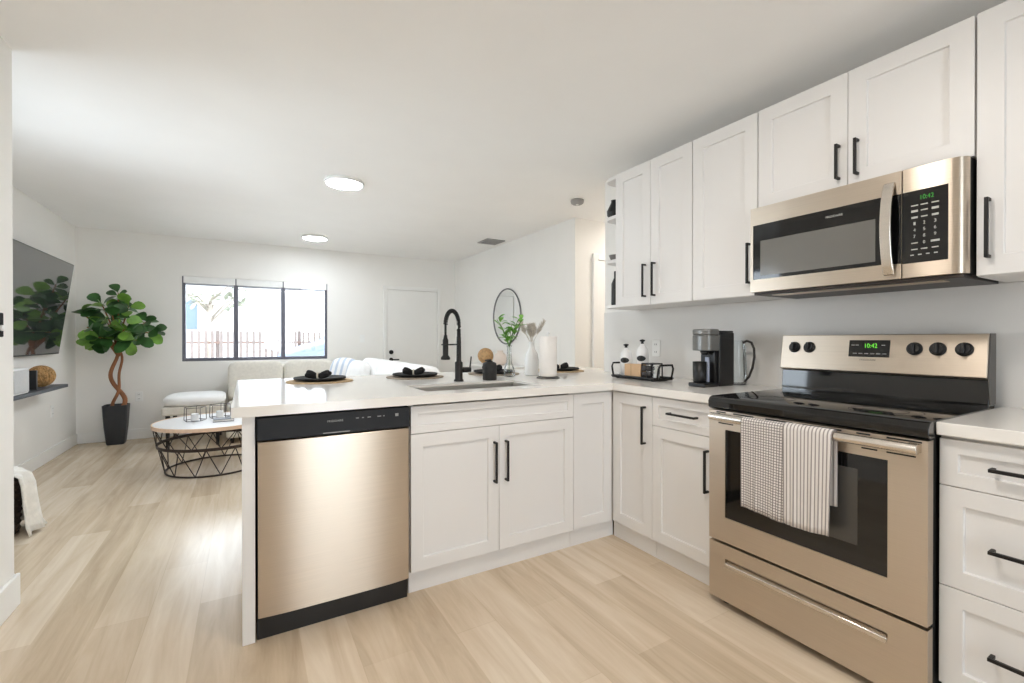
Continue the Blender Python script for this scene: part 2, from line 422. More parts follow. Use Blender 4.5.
# front window: white reveal, grey frame, two mullions, rolled blind
w = struct('window_1', (lambda m: (m.box(WX0, WX0+0.035, FY+0.02, FY+0.075, WZ0, WZ1), m.box(WX1-0.03, WX1, FY+0.02, FY+0.075, WZ0, WZ1),
     m.box(WX0+0.035, WX1-0.03, FY+0.02, FY+0.075, WZ0, WZ0+0.04), m.box(WX0+0.035, WX1-0.03, FY+0.02, FY+0.075, WZ1-0.03, WZ1), m)[-1])(MB()), ALU, None, 0.003)
for x in (-0.116, 0.432):
    MB().box(x-0.025, x+0.025, FY+0.015, FY+0.07, WZ0+0.04, WZ1-0.03).build('mullion', ALU, w, 0.003)
for a, b in ((WX0+0.035, -0.141), (-0.091, 0.407), (0.457, WX1-0.03)):
    MB().box(a, b, FY+0.043, FY+0.047, WZ0+0.04, WZ1-0.03).build('pane', GLASS, w)
bl = MB()
for a, b in ((WX0+0.036, -0.142), (-0.09, 0.406), (0.458, WX1-0.031)):
    bl.box(a-0.02, b+0.02, FY+0.001, FY+0.014, WZ1-0.085, WZ1-0.002)
blind = bl.build('blind', WHITEP, w, 0.004)
bl = MB()
for a, b in ((WX0+0.036, -0.142), (-0.09, 0.406), (0.458, WX1-0.031)): bl.box(a, b, FY+0.002, FY+0.013, WZ1-0.108, WZ1-0.087)
bl.build('bottom_rail', mat('grey_blind_rail', rgb(150, 150, 158), 0.5), blind, 0.003)
w = struct('added_window_2', (lambda m: (m.box(LX-0.08, LX-0.03, SY_0, SY_0+0.04, SZ_0, SZ_1), m.box(LX-0.08, LX-0.03, SY_1-0.04, SY_1, SZ_0, SZ_1), m.box(LX-0.08, LX-0.03, SY_0+0.04, SY_1-0.04, SZ_0, SZ_0+0.04), m.box(LX-0.08, LX-0.03, SY_0+0.04, SY_1-0.04, SZ_1-0.04, SZ_1), m)[-1])(MB()), ALU, None, 0.003)  # unseen side window, added to bring cool daylight into the living room
MB().box(LX-0.057, LX-0.053, SY_0+0.04, SY_1-0.04, SZ_0+0.04, SZ_1-0.04).build('pane', GLASS, w)
# entrance door in the far wall
d = struct('door_1', MB().box(DX0, DX1, FY-0.02, FY-0.004, 0.005, DZ), TRIM, None, 0.002)
mb = MB(); mb.box(DX0-0.055, DX0-0.004, FY-0.03, FY, 0, DZ+0.06); mb.box(DX1+0.004, DX1+0.055, FY-0.03, FY, 0, DZ+0.06); mb.box(DX0-0.004, DX1+0.004, FY-0.03, FY, DZ+0.006, DZ+0.06)
mb.build('door_casing', TRIM, d, 0.004)
mb = MB(); mb.cyl((DX0+0.06, FY-0.02, 0.985), (DX0+0.06, FY-0.045, 0.985), 0.032); mb.box(DX0+0.052, DX0+0.068, FY-0.055, FY-0.045, 0.97, 1.0)
mb.build('deadbolt', BLACK, d, 0.002, True)
mb = MB(); mb.cyl((DX0+0.06, FY-0.02, 0.872), (DX0+0.06, FY-0.032, 0.872), 0.03); mb.cyl((DX0+0.06, FY-0.032, 0.872), (DX0+0.06, FY-0.065, 0.872), 0.011)
mb.box(DX0+0.05, DX0+0.17, FY-0.075, FY-0.062, 0.862, 0.882)
mb.build('handle', BLACK, d, 0.002, True)
# hall door
d = struct('door_2', MB().box(3.24, 4.0, HY-0.018, HY-0.004, 0.005, 2.02), TRIM, None, 0.002)
mb = MB(); mb.box(3.17, 3.236, HY-0.03, HY, 0, 2.085); mb.box(4.004, 4.07, HY-0.03, HY, 0, 2.085); mb.box(3.236, 4.004, HY-0.03, HY, 2.024, 2.085)
mb.build('door_casing', TRIM, d, 0.004)
mb = MB(); mb.cyl((3.93, HY-0.018, 0.95), (3.93, HY-0.06, 0.95), 0.012); mb.ball((3.93, HY-0.075, 0.95), 0.028)
mb.build('knob', BLACK, d, 0, True)
# patio door behind the camera, added to let in the daylight the dishwasher reflects
d = struct('door_3', (lambda m: (m.box(PX0, PX0+0.05, BY-0.1, BY-0.02, 0, PZ), m.box(PX1-0.05, PX1, BY-0.1, BY-0.02, 0, PZ), m.box(PX0+0.05, PX1-0.05, BY-0.1, BY-0.02, PZ-0.05, PZ),
     m.box(PX0+0.05, PX1-0.05, BY-0.1, BY-0.02, 0, 0.05), m)[-1])(MB()), ALU, None, 0.003)
MB().box(PX0+0.05, PX1-0.05, BY-0.062, BY-0.058, 0.05, PZ-0.05).build('pane', GLASS, d)

# ---------------------------------------------------------------- ceiling lamps, vent, detector
def lamp(name, label, x, y, r, strength, group, col=(0.86, 0.935, 1.0, 1)):
    t = thing(name, label, 'lamp', (x, y, CH), group)
    MB().lathe([(r+0.006, 0), (r+0.012, -0.012), (r+0.012, -0.026), (r+0.002, -0.03), (r-0.004, -0.02), (r-0.004, -0.001)][::-1], (x, y, CH), 48, 0, True).build('rim', WHITEP, t, 0, True)
    m = mat(f'lamp_diffuser_{strength}', rgb(250, 248, 244), 0.5, 0, 0, 4, 0, 1, (1, 1, 1), 0, 0.5, 0, col, strength)
    MB().lathe([(0.0, -0.034), (r*0.6, -0.033), (r-0.02, -0.03), (r-0.005, -0.022), (r-0.005, -0.018)], (x, y, CH), 48).build('diffuser', m, t, 0, True)
    return t
lamp('ceiling_lamp', 'round flush ceiling lamp, larger glowing disc nearer the kitchen', 0.68, 3.82, 0.138, LAMP_LIVING, 'flush ceiling lamps')
lamp('ceiling_lamp', 'round flush ceiling lamp before the far window wall, smaller glowing disc', 0.73, 6.06, 0.138, LAMP_LIVING, 'flush ceiling lamps')
lamp('ceiling_lamp', 'added out-of-view round flush lamp on the kitchen ceiling in front of the stove', 0.85, 0.8, 0.17, LAMP_KITCHEN_ADDED, 'flush ceiling lamps', (1, 0.94, 0.88, 1))  # unseen ceiling lamp, added to light the kitchen
lamp('ceiling_lamp', 'round flush lamp on the hallway ceiling', 3.75, 3.25, 0.13, LAMP_HALL, 'flush ceiling lamps', (1, 0.92, 0.82, 1))
t = thing('ceiling_vent', 'grey slatted air vent in the ceiling by the mirror wall', 'vent', (2.73, 5.2, CH))
mb = MB(); mb.box(2.6, 2.86, 5.06, 5.1, CH-0.012, CH); mb.box(2.6, 2.86, 5.3, 5.34, CH-0.012, CH); mb.box(2.6, 2.63, 5.1, 5.3, CH-0.012, CH); mb.box(2.83, 2.86, 5.1, 5.3, CH-0.012, CH)
mb.build('frame', GREYV, t, 0.002)
mb = MB()
for k in range(9): mb.box(2.63, 2.83, 5.11+k*0.021, 5.12+k*0.021, CH-0.01, CH-0.001)
mb.build('louvres', GREYV, t)
t = thing('smoke_detector', 'small round grey smoke detector on the ceiling at the hallway mouth', 'smoke detector', (2.6, 3.27, CH))
MB().lathe([(0.0, -0.04), (0.04, -0.04), (0.055, -0.03), (0.06, -0.012), (0.06, 0)], (2.6, 3.27, CH), 32).build('body', GREYV, t, 0, True)
MB().lathe([(0.0, -0.044), (0.012, -0.044), (0.014, -0.04)], (2.6, 3.27, CH), 20).build('test_button', WHITEP, t, 0, True)

# ---------------------------------------------------------------- kitchen cabinets
PF, RF, UF = 2.02, 1.87, 2.15       # front planes: peninsula, right run, wall cabinets
CT = 0.92; CB = 0.88                # counter top / underside
# sink base
t = thing('base_cabinet', 'white two-door sink base cabinet beside the dishwasher', 'cabinet', (0.65, PF, 0), 'base cabinets')
mb = MB(); mb.box(0.645, 0.663, PF+0.021, 2.62, 0.1, CB-0.002); mb.box(1.562, 1.58, PF+0.021, 2.62, 0.1, CB-0.002); mb.box(0.663, 1.562, PF+0.021, 2.62, 0.1, 0.118); mb.box(0.663, 1.562, 2.602, 2.62, 0.118, CB-0.002); mb.box(0.663, 1.562, PF+0.021, PF+0.04, 0.72, 0.76)
mb.build('body', CABIN, t)
shaker('y', PF, 0.647, 1.580, 0.7425, 0.868, rail=0.035).build('false_drawer_front', CAB, t, 0.0015)
d = shaker('y', PF, 0.647, 1.1048, 0.106, 0.7395).build('door', CAB, t, 0.0015); pull('y', PF, 1.076, 0.56, 0.205, True, d)
d = shaker('y', PF, 1.1072, 1.580, 0.106, 0.7395).build('door', CAB, t, 0.0015); pull('y', PF, 1.142, 0.56, 0.205, True, d)
MB().box(0.645, 1.58, PF+0.032, PF+0.05, 0, 0.1).build('toe_kick', CAB, t, 0.001)
# corner
t = thing('corner_cabinet', 'white blind corner panel where the two runs of cabinets meet', 'cabinet', (1.72, PF, 0), 'base cabinets')
shaker('y', PF, 1.5825, 1.864, 0.106, 0.868).build('front_panel', CAB, t, 0.0015)
mb = MB(); mb.box(1.583, 2.47, PF+0.021, 2.62, 0.1, CB-0.002); mb.build('body', CABIN, t)
mb = MB(); mb.box(1.583, 1.905, PF+0.032, PF+0.05, 0, 0.1); mb.build('toe_kick', CAB, t, 0.001)
# right run, narrow door
def run_body(t, y0, y1):
    mb = MB(); mb.box(RF+0.021, 2.47, y0, y1, 0.1, CB-0.002); mb.build('body', CABIN, t)
    MB().box(RF+0.032, RF+0.05, y0, y1, 0, 0.1).build('toe_kick', CAB, t, 0.001)
t = thing('base_cabinet', 'narrow white base cabinet with one tall door next to the inside corner', 'cabinet', (RF, 1.86, 0), 'base cabinets')
run_body(t, 1.715, 2.04)
d = shaker('x', RF, 1.716, 2.014, 0.106, 0.868).build('door', CAB, t, 0.0015); pull('x', RF, 1.762, 0.71, 0.205, True, d)
t = thing('base_cabinet', 'white base cabinet with a drawer over a door, left of the stove', 'cabinet', (RF, 1.51, 0), 'base cabinets')
run_body(t, 1.323, 1.713)
d = shaker('x', RF, 1.326, 1.7135, 0.719, 0.868, rail=0.04).build('drawer', CAB, t, 0.0015); pull('x', RF, 1.512, 0.798, 0.17, False, d)
d = shaker('x', RF, 1.326, 1.7135, 0.106, 0.7165).build('door', CAB, t, 0.0015); pull('x', RF, 1.372, 0.556, 0.2, True, d)
t = thing('base_cabinet', 'white three-drawer base cabinet right of the stove', 'cabinet', (RF, 0.33, 0), 'base cabinets')
run_body(t, 0.09, 0.552)
for z0, z1, hz in ((0.725, 0.868, 0.798), (0.414, 0.7225, 0.562), (0.106, 0.4115, 0.255)):
    d = shaker('x', RF, 0.093, 0.550, z0, z1, rail=0.055).build('drawer', CAB, t, 0.0015); pull('x', RF, 0.335, hz, 0.2, False, d)
# peninsula end and back panels
t = thing('peninsula_panel', 'white end panel closing the peninsula left of the dishwasher', 'panel', (0, PF, 0))
MB().box(-0.016, 0.028, PF-0.005, 3.2, 0, CB-0.001).build('end_board', CAB, t, 0.002)
MB().box(0.028, 2.47, 2.64, 2.66, 0, CB-0.001).build('back_board', CAB, t, 0.001)
# worktops
SX0, SX1, SY0, SY1 = 0.76, 1.45, 2.13, 2.46
t = thing('worktop', 'white quartz worktop covering the peninsula and the corner left of the stove', 'worktop', (1.0, 2.4, CB), 'quartz worktops')
mb = MB(); PB = 3.33
XL = -0.05
mb.box(XL, SX0, PF-0.03, PB, CB, CT); mb.box(SX1, RF-0.025, PF-0.03, PB, CB, CT)
mb.box(SX0, SX1, PF-0.03, SY0, CB, CT); mb.box(SX0, SX1, SY1, PB, CB, CT)
mb.box(RF-0.025, 2.478, 1.322, KYE, CB, CT); mb.box(RF-0.025, 2.7, KYE+0.002, PB, CB, CT)
bmesh.ops.remove_doubles(mb.bm, verts=mb.bm.verts, dist=0.0005)
mb.build('slab', QUARTZ, t)
t = thing('worktop', 'short white quartz worktop right of the stove', 'worktop', (2.2, 0.3, CB), 'quartz worktops')
MB().box(RF-0.025, 2.478, 0.07, 0.5515, CB, CT).build('slab', QUARTZ, t, 0.003)
struct('trim_1', MB().box(2.479, KX, 0.0, KYE-0.001, CT-0.03, 1.389), SPLASH, None, 0.001)       # splashback slab

# wall cabinets
def wall_cab(label, y0, y1, z0, doors, pulls, hz, hl):
    t = thing('wall_cabinet', label, 'cabinet', (UF, (y0+y1)/2, z0), 'wall cabinets')
    MB().box(UF+0.021, 2.478, y0, y1, z0, 2.288).build('body', CAB, t, 0.001)
    for (a, b), py in zip(doors, pulls):
        d = shaker('x', UF, a, b, z0+0.002, 2.283, rail=0.065).build('door', CAB, t, 0.0015); pull('x', UF, py, hz, hl, True, d)
    return t
wall_cab('white two-door wall cabinet at the far end, above the wire tray', 1.684, 2.294, 1.39, ((1.9892, 2.292), (1.686, 1.9868)), (2.026, 1.95), 1.543, 0.205)
wall_cab('white single-door wall cabinet above the coffee maker', 1.308, 1.682, 1.39, ((1.310, 1.680),), (1.344,), 1.55, 0.2)
wall_cab('short white two-door wall cabinet above the microwave', 0.543, 1.306, 1.802, ((0.9252, 1.304), (0.545, 0.9228)), (0.955, 0.887), 1.917, 0.145)
wall_cab('white single-door wall cabinet right of the microwave', 0.07, 0.541, 1.39, ((0.072, 0.539),), (0.508,), 1.548, 0.2)
t = thing('corner_shelf', 'white open end shelf with three tiers on the end of the wall cabinets', 'shelf', (2.3, 2.39, 1.39))
def quarter(z, th):
    m = MB(); pts = [(2.478, 2.296), (2.478, 2.44)] + [(2.24-0.075*math.sin(a), 2.365+0.075*math.cos(a)) for a in [PI/2*k/8 for k in range(9)]] + [(2.165, 2.296)]
    return m.prism(pts, 'z', z, z+th)
MB().box(2.463, 2.478, 2.296, 2.44, 1.414, 2.265).build('back_panel', CAB, t)
for z in (1.39, 1.70, 2.0, 2.266): quarter(z, 0.022).build('shelf', CAB, t, 0.002)

# ---------------------------------------------------------------- sink, faucet
t = thing('kitchen_sink', 'undermount stainless sink sunk into the peninsula worktop', 'sink', (1.1, 2.3, CB))
mb = MB(); a = 0.004; zb = 0.70
mb.box(SX0+0.001, SX0+0.009, SY0+0.001, SY1-0.001, zb, CT-0.012); mb.box(SX1-0.009, SX1-0.001, SY0+0.001, SY1-0.001, zb, CT-0.012)
mb.box(SX0+0.009, SX1-0.009, SY0+0.001, SY0+0.009, zb, CT-0.012); mb.box(SX0+0.009, SX1-0.009, SY1-0.009, SY1-0.001, zb, CT-0.012); mb.box(SX0+0.001, SX1-0.001, SY0+0.001, SY1-0.001, zb-0.008, zb)
mb.build('basin', SINKM, t, 0.002)
MB().lathe([(0, 0.001), (0.03, 0.001), (0.042, 0.004), (0.045, 0.0)], (1.1, 2.32, zb), 28).build('drain', STEELH, t, 0, True)
fx, fy = 1.125, 2.57
t = thing('kitchen_faucet', 'black spring-neck faucet standing behind the sink', 'faucet', (fx, fy, CT))
dx, dy = -0.8, -0.6
MB().lathe([(0.03, 0), (0.03, 0.008), (0.024, 0.014), (0.024, 0.115), (0.015, 0.122), (0.0135, 0.27), (0.012, 0.275), (0.012, 0.32)], (fx, fy, CT), 24).build('body', BLACK, t, 0, True)
R_ = 0.078; zt = 1.262
arc = [Vector((fx, fy, 1.2))] + [Vector((fx + dx*(R_-R_*math.cos(k*PI/24)), fy + dy*(R_-R_*math.cos(k*PI/24)), zt + R_*1.08*math.sin(k*PI/24))) for k in range(25)] 
MB().tube(arc + [arc[-1] + Vector((0, 0, -0.09))], 0.0065, 10).build('hose', BLACK, t, 0, True)
fine = []
for i in range(len(arc)-1):
    for k in range(12): fine.append(arc[i].lerp(arc[i+1], k/12))
turns = 30; hel = []
n = len(fine)
for i, p in enumerate(fine):
    tt = (fine[min(i+1, n-1)] - fine[max(i-1, 0)]).normalized(); side = Vector((-dy, dx, 0)).normalized(); b = tt.cross(side)
    an = 2*PI*turns*i/n
    hel.append(p + (side*math.cos(an) + b*math.sin(an))*0.0105)
MB().tube(hel, 0.0032, 6).build('spring', BLACK, t, 0, True)
e = arc[-1]
MB().lathe([(0.022, -0.205), (0.027, -0.203), (0.027, -0.192), (0.016, -0.178), (0.0165, -0.09), (0.012, -0.08), (0.009, -0.06)], (e.x, e.y, e.z), 20).build('spray_head', BLACK, t, 0, True)
hz = 1.145
mb = MB(); mb.tube([(fx, fy, hz), (fx+dx*0.135, fy+dy*0.135, hz)], 0.0045, 8); mb.ring((e.x, e.y, hz), 0.021, 0.004)
mb.build('holder_arm', BLACK, t, 0, True)
mb = MB(); mb.cyl((fx+0.018, fy, CT+0.068), (fx+0.075, fy-0.01, CT+0.068), 0.017); mb.tube([(fx+0.07, fy-0.008, CT+0.07), (fx+0.078, fy-0.012, CT+0.15)], 0.0045, 8)
mb.build('lever', BLACK, t, 0, True)

# ---------------------------------------------------------------- dishwasher
t = thing('dishwasher', 'stainless built-in dishwasher with a black control strip', 'dishwasher', (0.335, PF, 0))
D0, D1 = 0.032, 0.636; DF = PF-0.018
MB().box(D0+0.004, D1-0.004, PF+0.032, 2.6, 0.012, CB-0.004).build('body', DARK, t)
mb = MB()
n = 14; front = []
for k in range(n+1):
    u = k/n; front.append((D0+0.005+(D1-D0-0.01)*u, DF - 0.010*(1-(2*u-1)**4)))
mb.prism(front + [(D1-0.005, PF+0.03), (D0+0.005, PF+0.03)], 'z', 0.096, 0.778)
door = mb.build('door', STEEL, t, 0.002)
cp = MB().prism([(DF-0.014, 0.784), (DF-0.004, 0.873), (PF+0.03, 0.873), (PF+0.03, 0.784)], 'x', D0+0.002, D1-0.002).build('control_panel', mat('satin_black_panel', rgb(24, 24, 26), 0.5, 0, 0.1, 15, 0, 1, (1, 1, 1), 0, 0.3), t, 0.003)
mb = MB(); mb.prism([(DF-0.0155, 0.789), (DF-0.0150, 0.794), (DF-0.008, 0.794), (DF-0.008, 0.789)], 'x', 0.27, 0.375); mb.build('pocket_handle_highlight', mat('pocket_highlight_grey', rgb(120, 118, 114), 0.35, 0.4), cp, 0.001)  # grey strip paints in the highlight along the pocket handle
def dwface(z): return DF - 0.014 + 0.010*(z-0.784)/0.089 - 0.0006
lettering('brand_lettering', 'FRIGIDAIRE', 0.062, 0.008, (0.318, dwface(0.838), 0.838), 'y', PRINT, cp)
mb = MB()
for x, w_, h_ in ((0.40, 0.012, 0.004), (0.425, 0.008, 0.004), (0.448, 0.014, 0.004), (0.49, 0.016, 0.004), (0.515, 0.006, 0.004), (0.568, 0.014, 0.012)):
    MB().box(x, x+w_, dwface(0.842)-0.0005, dwface(0.842)+0.001, 0.842-h_/2, 0.842+h_/2).build('control_print', PRINTD, cp)
MB().box(D0+0.002, D1-0.004, PF+0.008, PF+0.03, 0.0, 0.09).build('kick_plate', BLACKP, t, 0.002)

# ---------------------------------------------------------------- stove
S0, S1, SF = 0.556, 1.316, 1.80
t = thing('electric_stove', 'freestanding stainless electric stove with a black glass cooktop', 'stove', (2.1, 0.92, 0))
MB().box(SF+0.045, 2.44, S0+0.004, S1-0.004, 0.03, 0.884).build('body', DARK, t, 0.002)
# door with a window cut out
W0, W1, WB, WT = 0.657, 1.238, 0.398, 0.782
mb = MB()
mb.box(SF, SF+0.042, S0, W0, 0.29, 0.862); mb.box(SF, SF+0.042, W1, S1, 0.29, 0.862); mb.box(SF, SF+0.042, W0, W1, 0.29, WB); mb.box(SF, SF+0.042, W0, W1, WT, 0.862)
bmesh.ops.remove_doubles(mb.bm, verts=mb.bm.verts, dist=0.0004)
door = mb.build('oven_door', STEEL, t)
win = MB().box(SF+0.003, SF+0.036, W0, W1, WB, WT).build('window', BLACKG, door)
MB().box(SF+0.0022, SF+0.004, 0.742, 1.15, 0.47, 0.732).build('inner_pane', DARKG, win)
mb = MB(); HX = SF-0.032
mb.tube([(HX, S0+0.014, 0.838), (HX, S1-0.026, 0.838)], 0.0165, 16)
mb.bm.verts.ensure_lookup_table()
for y in (S0+0.03, S1-0.042): mb.box(HX, SF+0.002, y-0.015, y+0.015, 0.824, 0.852)
mb.build('handle', STEELH, door, 0.002, True)
mb = MB()
for a, b in ((0.57, 0.66), (0.705, 0.745), (0.79, 0.92), (0.955, 1.06), (1.11, 1.2), (1.235, 1.28)): mb.box(SF-0.001, SF+0.001, a, b, 0.853, 0.8585)
for a, b in ((0.585, 0.66), (0.685, 0.73), (1.2, 1.27)): mb.box(SF-0.001, SF+0.001, a, b, 0.806, 0.811)
mb.build('vent_slots', DARK, door)
# storage drawer with a recessed silver pull
mb = MB(); mb.prism([(SF+0.002, 0.032), (SF+0.002, 0.193), (SF+0.02, 0.2), (SF+0.02, 0.213), (SF+0.002, 0.217), (SF+0.002, 0.278), (SF+0.042, 0.278), (SF+0.042, 0.032)], 'y', W0, W1)
mb.box(SF+0.002, SF+0.042, S0, W0, 0.032, 0.278); mb.box(SF+0.002, SF+0.042, W1, S1, 0.032, 0.278)
bmesh.ops.remove_doubles(mb.bm, verts=mb.bm.verts, dist=0.0004)
dr = mb.build('drawer', STEEL, t)
MB().prism([(SF-0.004, 0.184), (SF-0.004, 0.2), (SF+0.012, 0.208), (SF+0.012, 0.19)], 'y', W0+0.002, W1-0.002).build('handle', STEELH, dr, 0.002)
for y in (S0+0.05, S1-0.05):
    for x in (SF+0.06, 2.38): MB().lathe([(0.018, 0), (0.018, 0.012), (0.01, 0.014), (0.01, 0.032)], (x, y, 0), 16).build('foot', BLACKP, t, 0, True)
# cooktop
mb = MB(); mb.prism([(SF+0.006, 0.868), (SF-0.004, 0.876), (SF-0.006, 0.9), (SF+0.004, 0.917), (SF+0.02, 0.9225), (2.37, 0.9225), (2.37, 0.886), (SF+0.044, 0.886), (SF+0.044, 0.868)], 'y', S0-0.003, S1+0.003)
ct = mb.build('cooktop', BLACKG, t, 0.002)
for x, y, r in ((1.95, 0.72, 0.105), (1.95, 1.12, 0.085), (2.22, 0.72, 0.08), (2.22, 1.12, 0.1), (2.3, 0.92, 0.05)):
    mb = MB()
    for q in (r, r*0.62): mb.ring((x, y, 0.9225), q, 0.0012, 'z', 48, 6)
    mb.build('burner_ring', mat('grey_burner_print', rgb(26, 26, 26), 0.2), ct, 0, True)
# backguard
bgp = [(2.372, 1.024), (2.352, 1.032), (2.378, 1.197), (2.44, 1.197), (2.44, 1.024)]
bgd = MB().prism(bgp, 'y', S0+0.004, S1-0.004).build('backguard', STEEL, t, 0.003)
MB().prism([(2.371, 0.923), (2.378, 1.023), (2.44, 1.023), (2.44, 0.886), (2.371, 0.886)], 'y', S0+0.004, S1-0.004).build('splash_guard', BLACKG, t, 0.002)
mb = MB(); mb.prism([(2.358, 1.03), (2.381, 1.198), (2.44, 1.198), (2.44, 0.93), (2.376, 0.93)], 'y', S0, S0+0.0035); mb.build('end_cap', mat('dark_grey_enamel', rgb(84, 80, 76), 0.45), t, 0.001)
def bgx(z): return 2.352 + 0.026*(z-1.032)/0.165
cpn = MB().prism([(bgx(1.098)-0.002, 1.098), (bgx(1.172)-0.002, 1.172), (2.385, 1.172), (2.385, 1.098)], 'y', 0.858, 1.01).build('control_panel', BLACKG, bgd, 0.001)
lettering('clock_digits', '10:42', 0.045, 0.019, (bgx(1.148)-0.0035, 0.925, 1.148), 'x', GREEN, cpn)
mb = MB()
for k in range(6): MB().box(bgx(1.113)-0.0035, bgx(1.113)-0.002, 0.868+k*0.022, 0.882+k*0.022, 1.111, 1.115).build('button_print', PRINTD, cpn)
for y in (0.875, 0.972, 0.988): MB().box(bgx(1.15)-0.0035, bgx(1.15)-0.002, y, y+0.012, 1.148, 1.152).build('button_print', PRINTD, cpn)
lettering('brand_lettering', 'FRIGIDAIRE', 0.06, 0.007, (bgx(1.085)-0.001, 0.935, 1.085), 'x', mat('dark_steel_print', rgb(120, 112, 104), 0.5), bgd)
for y in (1.247, 1.178, 0.775, 0.702, 0.625):
    z = 1.137; x = bgx(z)
    kb = MB()
    nrm = Vector((-0.985, 0, 0.174)); c = Vector((x, y, z))
    kb.tube([c, c+nrm*0.004, c+nrm*0.006, c+nrm*0.016], 0.02, 24, True, [0.027, 0.027, 0.022, 0.02])
    kn = kb.build('knob', BLACKP, bgd, 0.001, True)
    g = MB(); up = Vector((0.174, 0, 0.985)); q = c + nrm*0.016
    vs = [q + up*s*0.021 + Vector((0, w_*0.006, 0)) + nrm*h for h in (0, 0.013) for s, w_ in ((-1, -1), (-1, 1), (1, 1), (1, -1))]
    V = [g.bm.verts.new(v) for v in vs]
    for f in ((0, 1, 2, 3), (7, 6, 5, 4), (0, 4, 5, 1), (1, 5, 6, 2), (2, 6, 7, 3), (3, 7, 4, 0)): g.bm.faces.new([V[i] for i in f])
    g.build('grip', BLACKP, kn, 0.002)

# towels over the oven handle
def towel(name, label, y0, y1, zb_f, zb_b, m, seed, extra=0.0):
    rnd = random.Random(seed); ph = rnd.random()*6
    bm = bmesh.new(); uvl = bm.loops.layers.uv.new('UVMap')
    path = []; r = 0.019 + extra
    for k in range(15): path.append((HX - r, zb_f + (0.838-zb_f)*k/14))
    for k in range(1, 9): a = PI - PI*k/9; path.append((HX + r*math.cos(a), 0.838 + r*math.sin(a)))
    for k in range(13): path.append((HX + r, 0.838 - (0.838-zb_b)*k/12))
    NU = 26; rows = []; s = 0; ss = []
    for i, (x, z) in enumerate(path):
        if i: s += math.hypot(x-path[i-1][0], z-path[i-1][1])
        ss.append(s)
        row = []
        for j in range(NU+1):
            u = j/NU; front = i < 15
            drop = max(0, (0.838-z))/0.35
            wv = 0.004*math.sin(u*17+ph)*drop + 0.003*math.sin(u*31+ph*2)*drop
            flare = 0.012*drop*(0.5-u)*-1
            xx = x + (-abs(wv)-0.002*drop if front else abs(wv)*0.4)
            row.append(bm.verts.new((xx, y1 + (y0-y1)*u + flare*0.8*(1 if front else 0.3), z + 0.006*math.sin(u*3+ph)*drop)))
        rows.append(row)
    for i in range(len(path)-1):
        for j in range(NU):
            f = bm.faces.new([rows[i][j], rows[i][j+1], rows[i+1][j+1], rows[i+1][j]]); f.smooth = True
            for lp, (a, b) in zip(f.loops, ((i, j), (i, j+1), (i+1, j+1), (i+1, j))): lp[uvl].uv = ((y1-y0)*b/NU, ss[a])
    me = bpy.data.meshes.new(name); bm.to_mesh(me); bm.free(); me.materials.append(m)
    o = bpy.data.objects.new(name, me); COL.objects.link(o)
    sd = o.modifiers.new('thickness', 'SOLIDIFY'); sd.thickness = 0.0025; sd.offset = 0
    return tag(o, label, 'towel', 'dish towels on the oven handle')
T1 = grid_cloth('checked_cotton', rgb(222, 216, 211), rgb(128, 121, 119), 0.0105, 0.3, (0, 1))
T2 = grid_cloth('striped_cotton', rgb(222, 216, 211), rgb(150, 142, 139), 0.0125, 0.36, (0,))
towel('dish_towel', 'white and black checked dish towel hanging from the oven handle', 0.955, 1.133, 0.487, 0.56, T1, 3)
towel('dish_towel', 'white and grey striped dish towel hanging from the oven handle', 0.797, 0.962, 0.49, 0.585, T2, 5, 0.003)

# ---------------------------------------------------------------- microwave
M0, M1, MF = 0.547, 1.303, 2.085
t = thing('microwave_oven', 'stainless over-the-range microwave with a black window and keypad', 'microwave', (2.28, 0.92, 1.395))
MB().box(2.125, 2.477, M0+0.002, M1-0.002, 1.4, 1.799).build('body', DARK, t, 0.002)
mb = MB(); V0, V1, VB, VT = 0.772, 1.29, 1.458, 1.715
mb.box(MF, 2.124, 0.722, V0, 1.4, 1.797); mb.box(MF, 2.124, V1, M1, 1.4, 1.797); mb.box(MF, 2.124, V0, V1, 1.4, VB); mb.box(MF, 2.124, V0, V1, VT, 1.797)
bmesh.ops.remove_doubles(mb.bm, verts=mb.bm.verts, dist=0.0004)
door = mb.build('door', STEEL, t)
win = MB().box(MF+0.002, 2.12, V0, V1, VB, VT).build('window', BLACKG, door)
MB().box(MF+0.0012, MF+0.003, 0.803, 1.255, 1.474, 1.638).build('inner_pane', MWG, win)
lettering('brand_lettering', 'FRIGIDAIRE', 0.062, 0.009, (MF+0.0015, 0.945, 1.683), 'x', PRINT, win)
hp = []
for k in range(17):
    u = k/16; hp.append((MF - 0.012 - 0.036*math.sin(PI*u)**0.7, 1.415 + 0.345*u))
mb = MB(); back = [(x+0.014, z) for x, z in hp[::-1]]
mb.prism(hp + back, 'y', 0.739, 0.773)
mb.box(MF-0.014, MF+0.001, 0.745, 0.765, 1.416, 1.435); mb.box(MF-0.014, MF+0.001, 0.745, 0.765, 1.74, 1.758)
mb.build('handle', STEELH, door, 0.003)
MB().box(MF-0.0004, MF+0.002, 0.7225, 0.771, 1.455, 1.712).build('handle_recess', BLACKG, door)
mb = MB(); mb.prism([(MF, 0.719), (MF, 0.585), (MF+0.006, 0.566), (MF+0.022, 0.55), (2.124, M0), (2.124, 0.719)], 'z', 1.4, 1.797)
cpn = mb.build('control_panel', STEEL, t, 0.001)
kp = MB().box(MF-0.002, MF+0.004, 0.592, 0.7195, 1.452, 1.712).build('keypad', BLACKG, cpn, 0.001)
lettering('clock_digits', '10:42', 0.036, 0.016, (MF-0.0028, 0.648, 1.684), 'x', mat('dim_green_digits', rgb(40, 110, 40), 0.4, 0, 0, 4, 0, 1, (1, 1, 1), 0, 0.5, 0, rgb(60, 190, 50), 0.2), kp)
